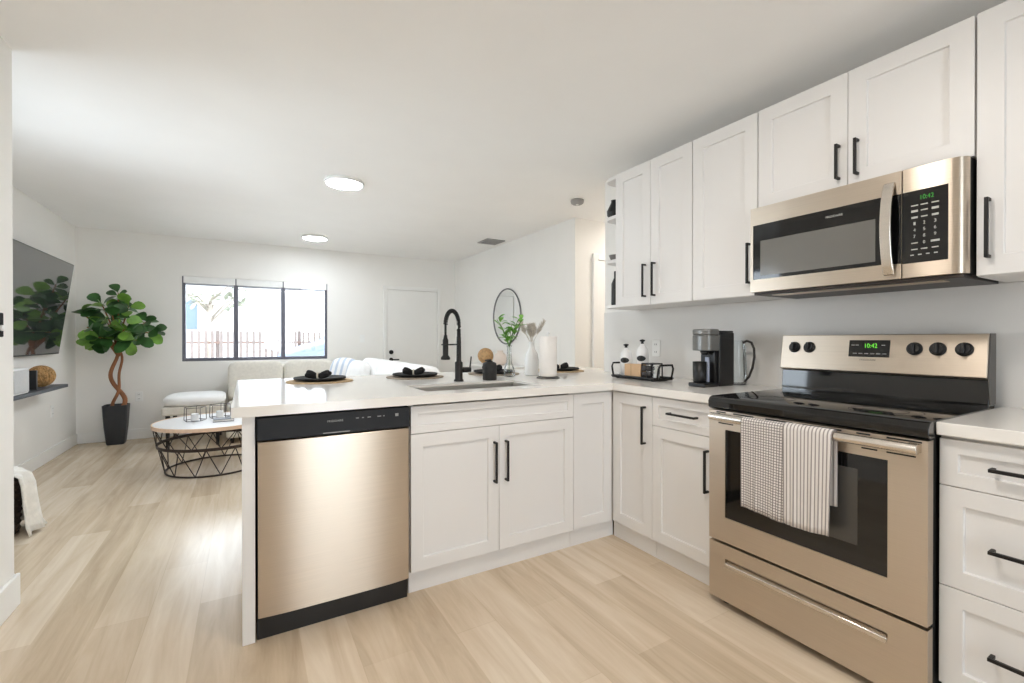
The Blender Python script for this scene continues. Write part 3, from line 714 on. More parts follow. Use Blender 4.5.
mb = MB()
def key(y, z, w_, h): MB().box(MF-0.0028, MF-0.0019, y-w_/2, y+w_/2, z-h/2, z+h/2).build('key_print', PRINT, kp)
for y in (0.683, 0.656, 0.626): key(y, 1.658, 0.02, 0.004); key(y, 1.638, 0.019, 0.008 if y != 0.656 else 0.004); key(y, 1.615, 0.018, 0.007 if y != 0.656 else 0.004); key(y, 1.500, 0.018, 0.004)
key(0.683, 1.523, 0.018, 0.004); key(0.626, 1.523, 0.024, 0.007)
for k in range(4): key(0.69-k*0.022, 1.480, 0.01, 0.004)
for i, y in enumerate((0.683, 0.656, 0.626)):
    for j, z in enumerate((1.593, 1.57, 1.547)): lettering('key_digit', str(1+i+3*j), 0.006, 0.011, (MF-0.0026, y, z), 'x', PRINT, kp)
lettering('key_digit', '0', 0.006, 0.011, (MF-0.0026, 0.656, 1.523), 'x', PRINT, kp)
MB().box(2.10, 2.47, M0+0.01, M1-0.01, 1.386, 1.399).build('underside', mat('dark_underside', rgb(70, 64, 60), 0.45, 0.6), t, 0.002)
mb = MB(); mb.box(2.14, 2.20, 0.62, 1.23, 1.3835, 1.3865); mb.build('grease_filter', STEEL, t)

# ---------------------------------------------------------------- things on the right worktop
# wire tray with two canisters, box and pods
tx, ty = 2.2, 2.11; TL = 0.185
t = thing('wire_tray', 'black metal tray with upright end handles on the corner worktop', 'tray', (tx, ty, CT))
mb = MB(); mb.box(tx-0.078, tx+0.078, ty-TL, ty+TL, CT+0.004, CT+0.010)
mb.tube([(tx-0.078, ty-TL, CT+0.016), (tx-0.078, ty+TL, CT+0.016), (tx+0.078, ty+TL, CT+0.016), (tx+0.078, ty-TL, CT+0.016), (tx-0.078, ty-TL, CT+0.016)], 0.007, 8)
mb.build('tray_base', BLACK, t)
for s in (-1, 1):
    y = ty+s*(TL+0.004)
    MB().tube([(tx-0.062, y, CT+0.012), (tx-0.064, y+s*0.012, CT+0.075), (tx-0.052, y+s*0.014, CT+0.098), (tx+0.052, y+s*0.014, CT+0.098), (tx+0.064, y+s*0.012, CT+0.075), (tx+0.062, y, CT+0.012)], 0.0065, 8).build('handle', BLACK, t, 0, True)
for s in (-1, 1):
    for q in (-1, 1): MB().lathe([(0.008, 0), (0.008, 0.005)], (tx+q*0.06, ty+s*0.15, CT), 10).build('foot', BLACK, t)
def canister(x, y, h, label):
    t = thing('white_canister', label, 'canister', (x, y, CT+0.0105), 'stoppered canisters in the wire tray')
    MB().lathe([(0.036, 0), (0.039, 0.004), (0.039, h*0.6), (0.036, h*0.72), (0.022, h*0.82), (0.0135, h*0.86), (0.0135, h*0.885)], (x, y, CT+0.0105), 28).build('body', CERAM, t, 0, True)
    MB().lathe([(0.009, h*0.88), (0.010, h*0.92), (0.006, h*0.93), (0.017, h*0.955), (0.018, h*0.985), (0.0, h*1.01)], (x, y, CT+0.0105), 20).build('stopper', BLACKP, t, 0, True)
    b = MB(); cols = []
    for k in range(13):
        v = -0.99 + 1.98*k/12; yy = 0.029*v; zz = 0.018*math.sqrt(1-v*v); xx = x - math.sqrt(0.0402**2-yy*yy)
        cols.append([b.bm.verts.new((xx, y+yy, CT+0.0105+h*0.5+q*zz)) for q in (-1, 1)])
    for A, B in zip(cols, cols[1:]): b.bm.faces.new([A[0], B[0], B[1], A[1]])
    bmesh.ops.rotate(b.bm, cent=(x, y, CT), matrix=Matrix.Rotation(math.radians(30), 3, 'Z'), verts=b.bm.verts)
    b.build('badge', BLACKP, t)
canister(tx-0.005, ty+0.13, 0.215, 'white canister with a black stopper, the shorter one at the far end of the tray')
canister(tx+0.034, ty+0.022, 0.245, 'white canister with a black stopper behind the brown box')
t = thing('card_box', 'small light brown card box standing in the wire tray', 'box', (tx-0.035, ty+0.02, CT+0.0105))
MB().box(tx-0.066, tx-0.012, ty-0.055, ty+0.082, CT+0.0105, CT+0.098).build('carton', KRAFT, t, 0.002)
MB().box(tx-0.0672, tx-0.0655, ty+0.022, ty+0.025, CT+0.013, CT+0.096).build('flap_seam', mat('kraft_seam_line', rgb(170, 138, 104), 0.8), t)  # thin darker brown strip along the flap seam
t = thing('pod_holder', 'black wire pod holder filled with dark pods in the tray', 'pod holder', (tx, ty-0.1, CT+0.0105))
mb = MB(); mb.box(tx-0.06, tx+0.04, ty-0.14, ty-0.06, CT+0.0105, CT+0.016); mb.box(tx-0.06, tx+0.04, ty-0.14, ty-0.06, CT+0.1, CT+0.108)
for y in (ty-0.138, ty-0.062):
    for x in (tx-0.058, tx+0.038): mb.box(x-0.003, x+0.003, y-0.003, y+0.003, CT+0.016, CT+0.1)
mb.build('frame', BLACK, t)
for y in (ty-0.12, ty-0.08):
    for z in (0.038, 0.076): MB().tube([(tx-0.062, y, CT+z), (tx-0.02, y, CT+z)], 0.0185, 14, True, [0.0185, 0.013]).build('pod', mat('grey_pod', rgb(58, 54, 53), 0.5), t, 0, True)
jx, jy, jz = tx-0.04, ty-0.165, CT+0.0105
t = thing('glass_jar', 'small clear glass jar at the coffee maker end of the tray', 'jar', (jx, jy, jz))
MB().lathe([(0.0, 0), (0.021, 0.0), (0.022, 0.004), (0.022, 0.06), (0.018, 0.07), (0.019, 0.08)], (jx, jy+0.003, jz), 24).build('body', GLASSV, t, 0, True)
MB().lathe([(0.0, 0.002), (0.018, 0.002), (0.018, 0.035), (0.0, 0.036)], (jx, jy+0.003, jz), 20).build('contents', CERAM, t, 0, True)

# slim coffee maker, front towards the room
X0, X1, Y0, Y1 = 2.115, 2.335, 1.55, 1.662; YC = (Y0+Y1)/2
t = thing('coffee_maker', 'slim black single-cup coffee maker with a silver head on the worktop', 'coffee maker', (2.22, YC, CT))
mb = MB(); mb.box(X0-0.03, X0+0.095, Y0+0.004, Y1-0.004, CT, CT+0.022); mb.build('drip_tray', BLACKP, t, 0.006, False, 3)
mb = MB(); mb.box(X0+0.09, X1, Y0, Y1, CT, CT+0.295); hs = mb.build('housing', BLACKP, t, 0.008, False, 3)
mb = MB(); mb.box(X0+0.095, X1-0.004, Y0+0.004, Y1-0.004, CT+0.2955, CT+0.303); mb.build('lid', BLACKP, hs, 0.003)
mb = MB(); mb.box(X0+0.115, X1-0.02, Y0-0.0015, Y0+0.001, CT+0.262, CT+0.264); mb.build('tank_seam', mat('grey_seam', rgb(60, 58, 58), 0.4), hs)
mb = MB(); pts = [(X0+0.0895, Y0), (X0+0.0895, Y1)] + [(X0+0.018-0.03*math.sin(a), YC+0.056*math.cos(a)) for a in [PI*k/14 for k in range(15)]]
mb.prism(pts, 'z', CT+0.195, CT+0.278); hd = mb.build('brew_head', GREYMET, t, 0.004)
mb = MB(); mb.prism(pts, 'z', CT+0.2785, CT+0.312); mb.build('lid', GREYMET, hd, 0.008, False, 3)
MB().lathe([(0.016, 0.172), (0.026, 0.1945)], (X0+0.04, YC, CT), 20).build('spout', BLACKP, t, 0, True)
MB().lathe([(0.0, 0.023), (0.03, 0.023), (0.034, 0.028), (0.036, 0.135), (0.033, 0.135), (0.031, 0.03), (0.0, 0.028)], (X0+0.014, YC+0.012, CT), 26).build('travel_cup', BLACKP, t, 0, True)
MB().box(X0+0.058, X0+0.066, YC-0.012, YC+0.012, CT+0.023, CT+0.16).build('front_plate', mat('pale_blue_grey_plastic', rgb(186, 194, 214), 0.3), t, 0.002)
MB().box(X0+0.066, X0+0.0895, Y0+0.012, Y1-0.012, CT+0.022, CT+0.1945).build('column', BLACKP, t, 0.002)
# glass carafe
kx, ky = 2.41, 1.59
t = thing('glass_carafe', 'clear glass carafe with a curved dark handle behind the coffee maker', 'carafe', (kx, ky, CT))
MB().lathe([(0.0, 0.003), (0.048, 0.003), (0.056, 0.012), (0.058, 0.05), (0.05, 0.17), (0.046, 0.235), (0.05, 0.25)], (kx, ky, CT), 32).build('body', GLASSV, t, 0, True)
MB().lathe([(0.05, 0), (0.052, 0.002), (0.05, 0.0029)], (kx, ky, CT), 28).build('base', BLACKP, t, 0, True)
hp = [(-0.012, -0.05, 0.238), (-0.016, -0.075, 0.248), (-0.022, -0.105, 0.238), (-0.026, -0.122, 0.205), (-0.026, -0.124, 0.16), (-0.024, -0.112, 0.1), (-0.02, -0.09, 0.05), (-0.015, -0.062, 0.022)]
MB().tube([(kx+a, ky+b, CT+c) for a, b, c in hp], 0.0065, 10).build('handle', mat('smoky_handle', rgb(52, 46, 44), 0.35), t, 0, True)
# outlets and switches
def plate(name, label, facing, face, a, z, dark=False, w=0.07, h=0.115, cat='outlet'):
    if facing == 'x': t = thing(name, label, cat, (face, a, z)); bx = lambda m, a0, a1, z0, z1, d0, d1: m.box(face-d1, face-d0, a0, a1, z0, z1)
    elif facing == '-x': t = thing(name, label, cat, (face, a, z)); bx = lambda m, a0, a1, z0, z1, d0, d1: m.box(face+d0, face+d1, a0, a1, z0, z1)
    else: t = thing(name, label, cat, (a, face, z)); bx = lambda m, a0, a1, z0, z1, d0, d1: m.box(a0, a1, face-d1, face-d0, z0, z1)
    m = MB(); bx(m, a-w/2, a+w/2, z-h/2, z+h/2, 0, 0.006); m.build('cover_plate', BLACKP if dark else WHITEP, t, 0.002)
    m = MB()
    if cat == 'outlet':
        for s in (-1, 1): bx(m, a-0.017, a+0.017, z+s*0.026-0.016, z+s*0.026+0.016, 0.006, 0.008)
        m.build('socket', WHITEP, t, 0.002)
        m = MB()
        for s in (-1, 1):
            for q in (-1, 1): bx(m, a+q*0.007-0.0015, a+q*0.007+0.0015, z+s*0.026-0.006, z+s*0.026+0.006, 0.008, 0.0084)
        m.build('slots', DARK, t)
    else:
        bx(m, a-0.017, a+0.017, z-0.034, z+0.034, 0.006, 0.010); m.build('rocker', WHITEP, t, 0.002)
    return t
plate('wall_outlet', 'white outlet on the splashback between the tray and the coffee maker', 'x', 2.479, 2.235, 1.115)
plate('wall_outlet', 'white outlet low on the far wall beside the plant pot', 'y', FY, -1.1, 0.5)
plate('wall_outlet', 'white outlet on the left wall under the floating shelf', '-x', LX, 6.15, 0.47)
plate('light_switch', 'white light switch on the far wall between the window and the door', 'y', FY, 1.47, 1.19, cat='switch')
t = thing('thermostat', 'black square thermostat with a white dial on the near left wall', 'thermostat', (NX, 2.64, 1.24))
MB().box(NX, NX+0.018, 2.585, 2.687, 1.185, 1.285).build('body', mat('matte_black_plastic', rgb(20, 20, 20), 0.8, 0, 0.1, 15, 0, 1, (1, 1, 1), 0, 0.2), t, 0.004)
MB().tube([(NX+0.018, 2.66, 1.222), (NX+0.024, 2.66, 1.222)], 0.012, 20).build('dial', WHITEP, t, 0, True)

# things on the corner shelf
def small(name, label, cat, prof, loc, m, sq=0):
    t = MB().lathe(prof, (0, 0, 0), 24, sq).build(name, m, None, 0, True); t.location = loc; return tag(t, label, cat)
small('black_vase', 'black squat vase on the top tier of the end shelf', 'vase', [(0.035, 0), (0.05, 0.02), (0.052, 0.05), (0.03, 0.095), (0.022, 0.115), (0.025, 0.125), (0.0, 0.12)], (2.225, 2.385, 2.0225), BLACKP)
small('grey_bowl', 'small grey bowl on the middle tier of the end shelf', 'bowl', [(0.02, 0), (0.03, 0.004), (0.045, 0.04), (0.04, 0.04), (0.025, 0.01), (0.0, 0.008)], (2.225, 2.375, 1.7225), mat('grey_stoneware', rgb(120, 116, 112), 0.6))
small('black_bottle', 'tall black bottle on the bottom tier of the end shelf', 'bottle', [(0.028, 0), (0.03, 0.006), (0.03, 0.15), (0.012, 0.19), (0.012, 0.235), (0.0, 0.236)], (2.21, 2.355, 1.4125), BLACKP)
small('white_bottle', 'pale bottle beside the tall black bottle on the end shelf', 'bottle', [(0.03, 0), (0.032, 0.006), (0.032, 0.13), (0.014, 0.17), (0.014, 0.2), (0.0, 0.201)], (2.285, 2.39, 1.4125), CERAM)

# ---------------------------------------------------------------- place settings on the peninsula
def leafy(mb, base, d, up, L, W, curl=0.15):
    d = d.normalized(); s = d.cross(up)
    if s.length < 1e-3: s = Vector((1, 0, 0))
    s.normalize(); nrm = s.cross(d)
    prof = [(0, 0.03), (0.12, 0.1), (0.25, 0.42), (0.45, 0.82), (0.68, 1.0), (0.86, 0.82), (0.96, 0.42), (1.0, 0.04)]
    rows = []
    for u, w_ in prof:
        c = base + d*(L*u) - Vector((0, 0, 1))*(curl*L*u*u)
        hw = W*0.5*w_
        rows.append([mb.bm.verts.new(c + s*q*hw + nrm*(abs(q)*hw*0.25)) for q in (-1, 0, 1)])
    for A, B in zip(rows, rows[1:]):
        for k in range(2): mb.bm.faces.new([A[k], A[k+1], B[k+1], B[k]])
MY = 2.98
mats = (('leftmost place, by the peninsula corner', 0.388, TAN), ('place left of the faucet', 0.985, GREYW), ('place behind the black soap bottle', 1.585, GREYW), ('place at the wall end of the peninsula', 2.2, TAN))
first = None
for (where, x, m) in mats:
    o = MB().lathe([(0.0, 0), (0.188, 0), (0.19, 0.003), (0.188, 0.006), (0.0, 0.0065)], (0, 0, 0), 48).build('placemat', m, None, 0, 'auto')
    o.location = (x, MY, CT+0.0005)
    tag(o, 'round woven placemat under a dark plate, ' + where, 'placemat', 'placemats on the peninsula')
    if first is None:
        first = MB().lathe([(0.0, 0.003), (0.1, 0.0), (0.105, 0.002), (0.146, 0.009), (0.15, 0.016), (0.146, 0.021), (0.14, 0.019), (0.1, 0.009), (0.0, 0.008)], (0, 0, 0), 48).build('dinner_plate', PLATE, None, 0, True)
        pl = first
        nap = bpy.data.objects.new('folded_napkin', None); COL.objects.link(nap); ORG[nap.name] = Vector((0, 0, 0))
        b = MB()
        for s in (-1, 1):
            for k, (yy, hz_, rr) in enumerate(((-0.018, 0.026, 0.05), (0.02, 0.03, 0.056), (0.0, 0.042, 0.046))):
                b.pillow((s*0.052, yy, hz_), rr, 0.02+0.006*k, 0.022, 0.75, 18, Matrix.Rotation(-s*(0.2+0.12*k), 4, 'Y') @ Matrix.Rotation(s*(k-1)*0.25, 4, 'Z'))
        b.ball((0, 0, 0.026), 0.03, 0.022, 0.02)
        b.build('cloth', NAPK, nap, 0, True)
        MB().ring((0, 0, 0.026), 0.024, 0.0075, 'x', 28, 10).build('napkin_ring', RING, nap, 0, True)
        np_ = nap
    else:
        pl = first.copy(); COL.objects.link(pl)
        np_ = copy_thing(nap, (0, 0, 0), '')
    pl.location = (x, MY, CT+0.0075); tag(pl, 'charcoal dinner plate on a placemat, ' + where, 'plate', 'dinner plates on the peninsula')
    np_.location = (x-0.012, MY, CT+0.0168); tag(np_, 'black linen napkin gathered in a pale ring, ' + where, 'napkin', 'napkins on the peninsula')
    np_.rotation_euler = (0, 0, math.radians(-25)); np_.scale = (0.72, 0.72, 0.74)

# soap bottle, paper towel, vases
sx_, sy_ = 1.325, 2.545
t = thing('soap_bottle', 'matte black ribbed soap bottle beside the faucet', 'soap dispenser', (sx_, sy_, CT))
MB().lathe([(0.036, 0), (0.04, 0.004), (0.04, 0.095), (0.036, 0.108), (0.024, 0.114), (0.0, 0.114)], (sx_, sy_, CT), 32, 0.2).build('body', mat('ribbed_black', rgb(38, 37, 37), 0.6, 0, 0.3, 60), t, 0, True)
mb = MB(); mb.lathe([(0.02, 0.114), (0.02, 0.12), (0.007, 0.122), (0.007, 0.126), (0.0, 0.126)], (sx_, sy_, CT), 16); mb.tube([(sx_+0.01, sy_, CT+0.126), (sx_-0.028, sy_+0.01, CT+0.124)], 0.005, 8)
mb.build('pump', BLACKP, t, 0, True)
px, py = 1.728, 2.48
t = thing('paper_towel', 'white paper towel roll on an upright holder at the sink end', 'paper towel', (px, py, CT))
MB().lathe([(0.0, 0.0), (0.075, 0.0), (0.078, 0.004), (0.07, 0.01), (0.0, 0.011)], (px, py, CT), 36).build('base', mat('dark_grey_metal', rgb(90, 88, 86), 0.4, 0.6), t, 0, True)
MB().lathe([(0.021, 0.0115), (0.054, 0.0115), (0.058, 0.014), (0.058, 0.272), (0.056, 0.276), (0.021, 0.276)], (px, py, CT), 40, 0, True).build('roll', PAPER, t, 0, 'auto')
MB().lathe([(0.007, 0.011), (0.007, 0.29), (0.012, 0.296), (0.0, 0.305)], (px, py, CT), 14).build('post', WHITEP, t, 0, True)
vx, vy = 1.565, 2.715
t = thing('green_stem_vase', 'slim clear glass vase holding bright green leafy sprigs', 'vase', (vx, vy, CT))
MB().lathe([(0.0, 0.004), (0.036, 0.0), (0.04, 0.006), (0.038, 0.05), (0.018, 0.1), (0.014, 0.2), (0.019, 0.215)], (vx, vy, CT), 28).build('glass', GLASSV, t, 0, True)
st = MB(); fo = MB(); rnd = random.Random(4)
for k in range(7):
    a = rnd.uniform(-0.9, 0.9) + (PI if k % 2 else 0); tilt = rnd.uniform(0.03, 0.1)
    tip = Vector((vx + math.cos(a)*tilt, vy + math.sin(a)*tilt*0.7, CT + rnd.uniform(0.28, 0.41)))
    b0 = Vector((vx, vy, CT+0.02)); mid = Vector((vx, vy, CT+0.2))
    st.tube([b0, mid, mid.lerp(tip, 0.5) + Vector((0, 0, 0.02)), tip], 0.0022, 6)
    for q in range(7):
        p = mid.lerp(tip, 0.35 + 0.65*q/6)
        leafy(fo, p, Vector((rnd.uniform(-1, 1), rnd.uniform(-1, 1), rnd.uniform(0.1, 0.9))), Vector((0, 0, 1)), rnd.uniform(0.06, 0.09), 0.034)
st.build('stems', mat('green_stem', rgb(96, 128, 70), 0.6), t, 0, True); fo.build('leaves', LEAF2, t, 0, True)
wx, wy = 1.765, 2.74
t = thing('dried_grass_vase', 'white bottle vase of pale dried grass plumes behind the paper towel', 'vase', (wx, wy, CT))
MB().lathe([(0.04, 0), (0.05, 0.006), (0.052, 0.1), (0.045, 0.15), (0.022, 0.19), (0.018, 0.23), (0.024, 0.24), (0.014, 0.235), (0.0, 0.2)], (wx, wy, CT), 32).build('body', CERAM, t, 0, True)
pb = MB(); ps = MB()
for k in range(9):
    a = k*1.1; tl = 0.015+0.022*(k % 3); b0 = Vector((wx, wy, CT+0.215)); tip = Vector((wx+math.cos(a)*tl*1.5, wy+math.sin(a)*tl*1.5, CT+0.33+0.025*(k % 3)))
    ps.tube([b0, tip], 0.0018, 6)
    ax = (tip-b0).normalized()
    for q in range(110):
        u = rnd.random(); p = b0.lerp(tip, 0.45+0.55*u); d = (ax*0.8 + Vector((rnd.uniform(-1, 1), rnd.uniform(-1, 1), rnd.uniform(-0.2, 0.6)))*0.6).normalized()
        pb.tube([p, p + d*(0.04*(1-0.5*u)+0.008)], 0.0016, 3, False, [0.0022, 0.0008])
ps.build('stems', PAMPAS, t, 0, True); pb.build('plumes', PAMPAS, t, 0, True)

# ---------------------------------------------------------------- living room
# coffee table
tx, ty = -0.24, 5.03
t = thing('coffee_table', 'round coffee table with a white top and a zigzag wire drum base', 'table', (tx, ty, 0))
TZ = 0.43; R1, R0 = 0.48, 0.385
MB().lathe([(0.0, TZ-0.004), (R1-0.008, TZ-0.004), (R1-0.008, TZ), (0.0, TZ+0.001)], (tx, ty, 0), 64).build('tabletop', TABLETOP, t, 0, 'auto')
MB().lathe([(R1-0.012, TZ-0.028), (R1+0.002, TZ-0.028), (R1+0.002, TZ+0.004), (R1-0.007, TZ+0.004), (R1-0.007, TZ-0.0045), (R1-0.012, TZ-0.0045)], (tx, ty, 0), 64, 0, True).build('wooden_rim', WOODT, t, 0, 'auto')
MB().ring((tx, ty, 0.008), R0, 0.008, 'z', 64).build('base_ring', BROWNM, t, 0, True)
rm = (R0+R1)/2+0.008
MB().lathe([(rm, 0.232), (rm+0.006, 0.232), (rm+0.009, 0.258), (rm+0.003, 0.258)], (tx, ty, 0), 64, 0, True).build('middle_band', BROWNM, t, 0, 'auto')
nz = 13
for k in range(nz):
    a0, a1, a2 = [2*PI*(k+q)/nz for q in (0, 0.5, 1)]
    P = lambda a, r, z: (tx+r*math.cos(a), ty+r*math.sin(a), z)
    m = MB(); m.tube([P(a0, R0, 0.008), P(a1, rm+0.002, 0.24)], 0.0042, 6); m.tube([P(a1, rm+0.002, 0.24), P(a2, R0, 0.008)], 0.0042, 6)
    m.tube([P(a0, rm+0.004, 0.25), P(a1, R1-0.006, TZ-0.03)], 0.0042, 6); m.tube([P(a1, R1-0.006, TZ-0.03), P(a2, rm+0.004, 0.25)], 0.0042, 6)
    m.build('wire_strut', BROWNM, t, 0, True)
# wire candle holders and book on it
def geo(x, y, r, h, label):
    t = thing('wire_lantern', label, 'lantern', (x, y, TZ+0.001), 'wire lanterns on the coffee table')
    zt = TZ+0.005
    m = MB(); n = 5
    Q = [[(x+rr*math.cos(2*PI*(k+o)/n), y+rr*math.sin(2*PI*(k+o)/n), zt+z) for k in range(n)] for rr, o, z in ((r, 0.2, 0.002), (r*0.96, 0.2, h))]
    for row in Q:
        for k in range(n): m.tube([row[k], row[(k+1) % n]], 0.003, 6)
    for k in range(n): m.tube([Q[0][k], Q[1][k]], 0.003, 6)
    m.build('wire_cage', mat('grey_wire', rgb(96, 92, 92), 0.4, 0.6), t, 0, True)
    MB().lathe([(0.0, 0), (0.03, 0), (0.032, 0.002), (0.03, 0.06), (0.0, 0.062)], (x, y, zt), 20).build('candle', CERAM, t, 0, 'auto')
geo(-0.41, 5.06, 0.09, 0.12, 'grey wire lantern with a candle, left one on the coffee table')
geo(-0.22, 5.15, 0.09, 0.12, 'grey wire lantern with a candle, nearer the sofa on the coffee table')
t = thing('closed_book', 'thin dark grey book lying on the coffee table by the lanterns', 'book', (-0.17, 4.93, TZ+0.001))
MB().box(-0.26, -0.1, 4.87, 4.98, TZ+0.0015, TZ+0.006).build('back_cover', SHELFM, t); MB().box(-0.257, -0.104, 4.873, 4.977, TZ+0.006, TZ+0.02).build('pages', PAPER, t); MB().box(-0.26, -0.1, 4.87, 4.98, TZ+0.02, TZ+0.024).build('front_cover', SHELFM, t)

# sofa
t = thing('sectional_sofa', 'cream L-shaped sectional sofa under the window', 'sofa', (0.9, 6.2, 0))
mb = MB(); mb.box(-0.2, 1.75, 6.0, 6.74, 0.06, 0.28); mb.box(0.95, 1.75, 3.75, 5.999, 0.06, 0.28)
mb.build('base', SOFA, t, 0.03, False, 3)
mb = MB(); mb.box(-0.2, 1.75, 6.60, 6.78, 0.28, 0.86); mb.box(1.55, 1.75, 3.75, 6.599, 0.28, 0.80); mb.build('back_frame', SOFA, t, 0.04, False, 3)
for a, b in ((-0.2, 0.41), (0.41, 1.02)):
    MB().pillow(((a+b)/2, 6.3, 0.36), (b-a)/2-0.005, 0.33, 0.085, 0.3).build('seat_cushion', SOFA, t, 0, True)
    MB().pillow(((a+b)/2, 6.53, 0.67), (b-a)/2-0.005, 0.11, 0.235, 0.3, 28, Matrix.Rotation(-0.12, 4, 'X')).build('back_cushion', SOFA, t, 0, True)  # darker cream copy paints in the shade of the backlit section
for a, b in ((3.78, 4.5), (4.5, 5.22), (5.22, 5.96)):
    MB().pillow((1.27, (a+b)/2, 0.36), 0.31, (b-a)/2-0.005, 0.085, 0.3).build('seat_cushion', SOFAW, t, 0, True)
    MB().pillow((1.36, (a+b)/2, 0.69), 0.14, (b-a)/2-0.003, 0.255, 0.35, 28, Matrix.Rotation(0.12, 4, 'Y')).build('back_cushion', SOFAW, t, 0, True)  # lighter copy for the section that is not backlit
for x, y in ((-0.14, 6.06), (-0.14, 6.7), (1.69, 6.7), (1.69, 3.81), (1.01, 3.81)): MB().cyl((x, y, 0), (x, y, 0.07), 0.018, 0.024, 14).build('leg', BLACK, t, 0, 'auto')
STR = grid_cloth('blue_shadow_band_cotton', rgb(244, 244, 246), rgb(196, 208, 226), 0.11, 0.4, (0,))  # pale blue bands stand in for slanting shadows between the cushions
def throw_pillow(c, rz, tilt, m, label):
    b = MB(); M = Matrix.Rotation(rz, 4, 'Z') @ Matrix.Rotation(tilt, 4, 'X')
    b.pillow((0, 0, 0), 0.235, 0.075, 0.235, 0.55, 32)
    bm = b.bm; uvl = bm.loops.layers.uv.new('UVMap')
    for f in bm.faces:
        for lp in f.loops: lp[uvl].uv = (lp.vert.co.x+0.3, lp.vert.co.z+0.3)
    bmesh.ops.transform(bm, matrix=M, verts=bm.verts)
    o = b.build('throw_pillow', m, None, 0, True); o.location = c
    return tag(o, label, 'pillow', 'throw pillows on the sofa')
throw_pillow((1.06, 6.12, 0.71), math.radians(-62), -0.28, STR, 'white throw pillow with painted pale blue shadow bands in the sofa corner')
throw_pillow((1.10, 5.48, 0.70), math.radians(-80), -0.26, SOFAW, 'plain white throw pillow on the sofa next to the shadow-banded one')
# ottoman
t = thing('ottoman', 'long low white ottoman left of the sofa behind the coffee table', 'ottoman', (-0.55, 6.3, 0))
mb = MB(); mb.box(-0.78, -0.225, 6.0, 6.7, 0.36, 0.45); mb.build('body', SOFA, t, 0.02, False, 3)
MB().pillow((-0.5, 6.35, 0.5), 0.29, 0.37, 0.062, 0.55).build('cushion', SOFAW, t, 0, True)
for x in (-0.73, -0.28):
    for y in (6.06, 6.64): MB().cyl((x, y, 0), (x, y, 0.362), 0.016, 0.022, 12).build('leg', BLACK, t, 0, 'auto')

# plant
plx, ply = -1.27, 6.68
t = thing('potted_plant', 'tall large-leaved plant with a twisted trunk in a charcoal tapered pot', 'plant', (plx, ply, 0))
PH = 0.44
MB().lathe([(0.0, 0.0), (0.074, 0.0), (0.08, 0.01), (0.098, 0.2), (0.111, PH), (0.1, PH), (0.097, PH-0.03), (0.0, PH-0.03)], (plx, ply, 0), 40, 0.75).build('pot', POT, t, 0, 'auto')
MB().lathe([(0.0, PH-0.02), (0.094, PH-0.022), (0.094, PH-0.035)], (plx, ply, 0), 30, 0.5).build('soil', SOIL, t, 0, True)
st1, st2 = [], []
for k in range(25):
    u = k/24; z = PH-0.03 + 0.68*u; sp = 0.055*(1-u*0.55); an = -0.5 + u*2*PI*0.95 + 0.5*math.sin(u*5)
    wob = 0.022*math.sin(u*9)
    st1.append((plx+0.01+wob+sp*math.cos(an), ply+sp*0.7*math.sin(an), z)); st2.append((plx+0.01+wob-sp*math.cos(an), ply-sp*0.7*math.sin(an), z))
mb = MB(); mb.tube(st1, 0.02, 10, True, [0.024-0.009*k/24 for k in range(25)]); mb.tube(st2, 0.02, 10, True, [0.017-0.006*k/24 for k in range(25)])
tops = []
rnd = random.Random(21)
S1 = Vector(st1[-1]); S2 = Vector(st2[-1])
for base, tip in ((S1, (0.02, 0.0, 1.70)), (S2, (-0.11, -0.05, 1.57)), (S1, (0.12, -0.04, 1.56)), (S2, (-0.28, -0.08, 1.47)), (S1, (0.0, -0.16, 1.44)), (S1, (0.28, -0.06, 1.38)), (S2, (-0.22, -0.12, 1.31)), (S1, (0.1, -0.16, 1.29)), (S1, (0.33, -0.1, 1.27)), (S2, (-0.06, -0.06, 1.36)), (S2, (-0.29, -0.1, 1.2)), (S1, (0.2, -0.14, 1.17)), (S2, (-0.12, -0.16, 1.2))):
    tp = Vector((plx+tip[0], ply+tip[1], tip[2])); md = base.lerp(tp, 0.5) + Vector((0, 0, 0.04))
    pth = [base - Vector((0, 0, 0.1)), base.lerp(md, 0.5), md, md.lerp(tp, 0.5), tp]
    mb.tube(pth, 0.008, 7, True, [0.012, 0.010, 0.008, 0.007, 0.005]); tops.append(pth)
mb.build('trunk', BARK, t, 0, True)
fo = MB(); fy_ = MB()
for n_, pth in enumerate(tops):
    for q in range(7):
        u = 0.82 + 0.18*q/6; i = min(3, int(u*4)); p = pth[i].lerp(pth[i+1], u*4-i)
        a = q*2.4 + n_*1.3 + rnd.uniform(-0.4, 0.4); el = (-0.35 if n_ < 6 else -0.7) + 1.15*q/6 + rnd.uniform(-0.2, 0.2)
        d = Vector((math.cos(a)*math.cos(el), (math.sin(a)*0.6 - 0.12)*math.cos(el), math.sin(el)))
        L_ = rnd.uniform(0.14, 0.2) * (0.8 if n_ == 0 else 1)
        e = p + d.normalized()*L_
        if e.y > FY-0.05: d.y = -abs(d.y); e = p + d.normalized()*L_
        if e.x < LX+0.06: d.x = abs(d.x); e = p + d.normalized()*L_
        leafy(fy_ if rnd.random() < 0.33 else fo, p, d, Vector((rnd.uniform(-0.5, 0.5), rnd.uniform(-1.3, -0.1), rnd.uniform(0.2, 1))), L_, L_*0.68, 0.2)
fo.build('foliage', LEAF, t, 0, True); o = fy_.build('young_foliage', mat('bright_green_leaf', rgb(122, 168, 70), 0.32, 0, 0.4, 7), t, 0, True); o['label'] = 'brighter green young leaves'
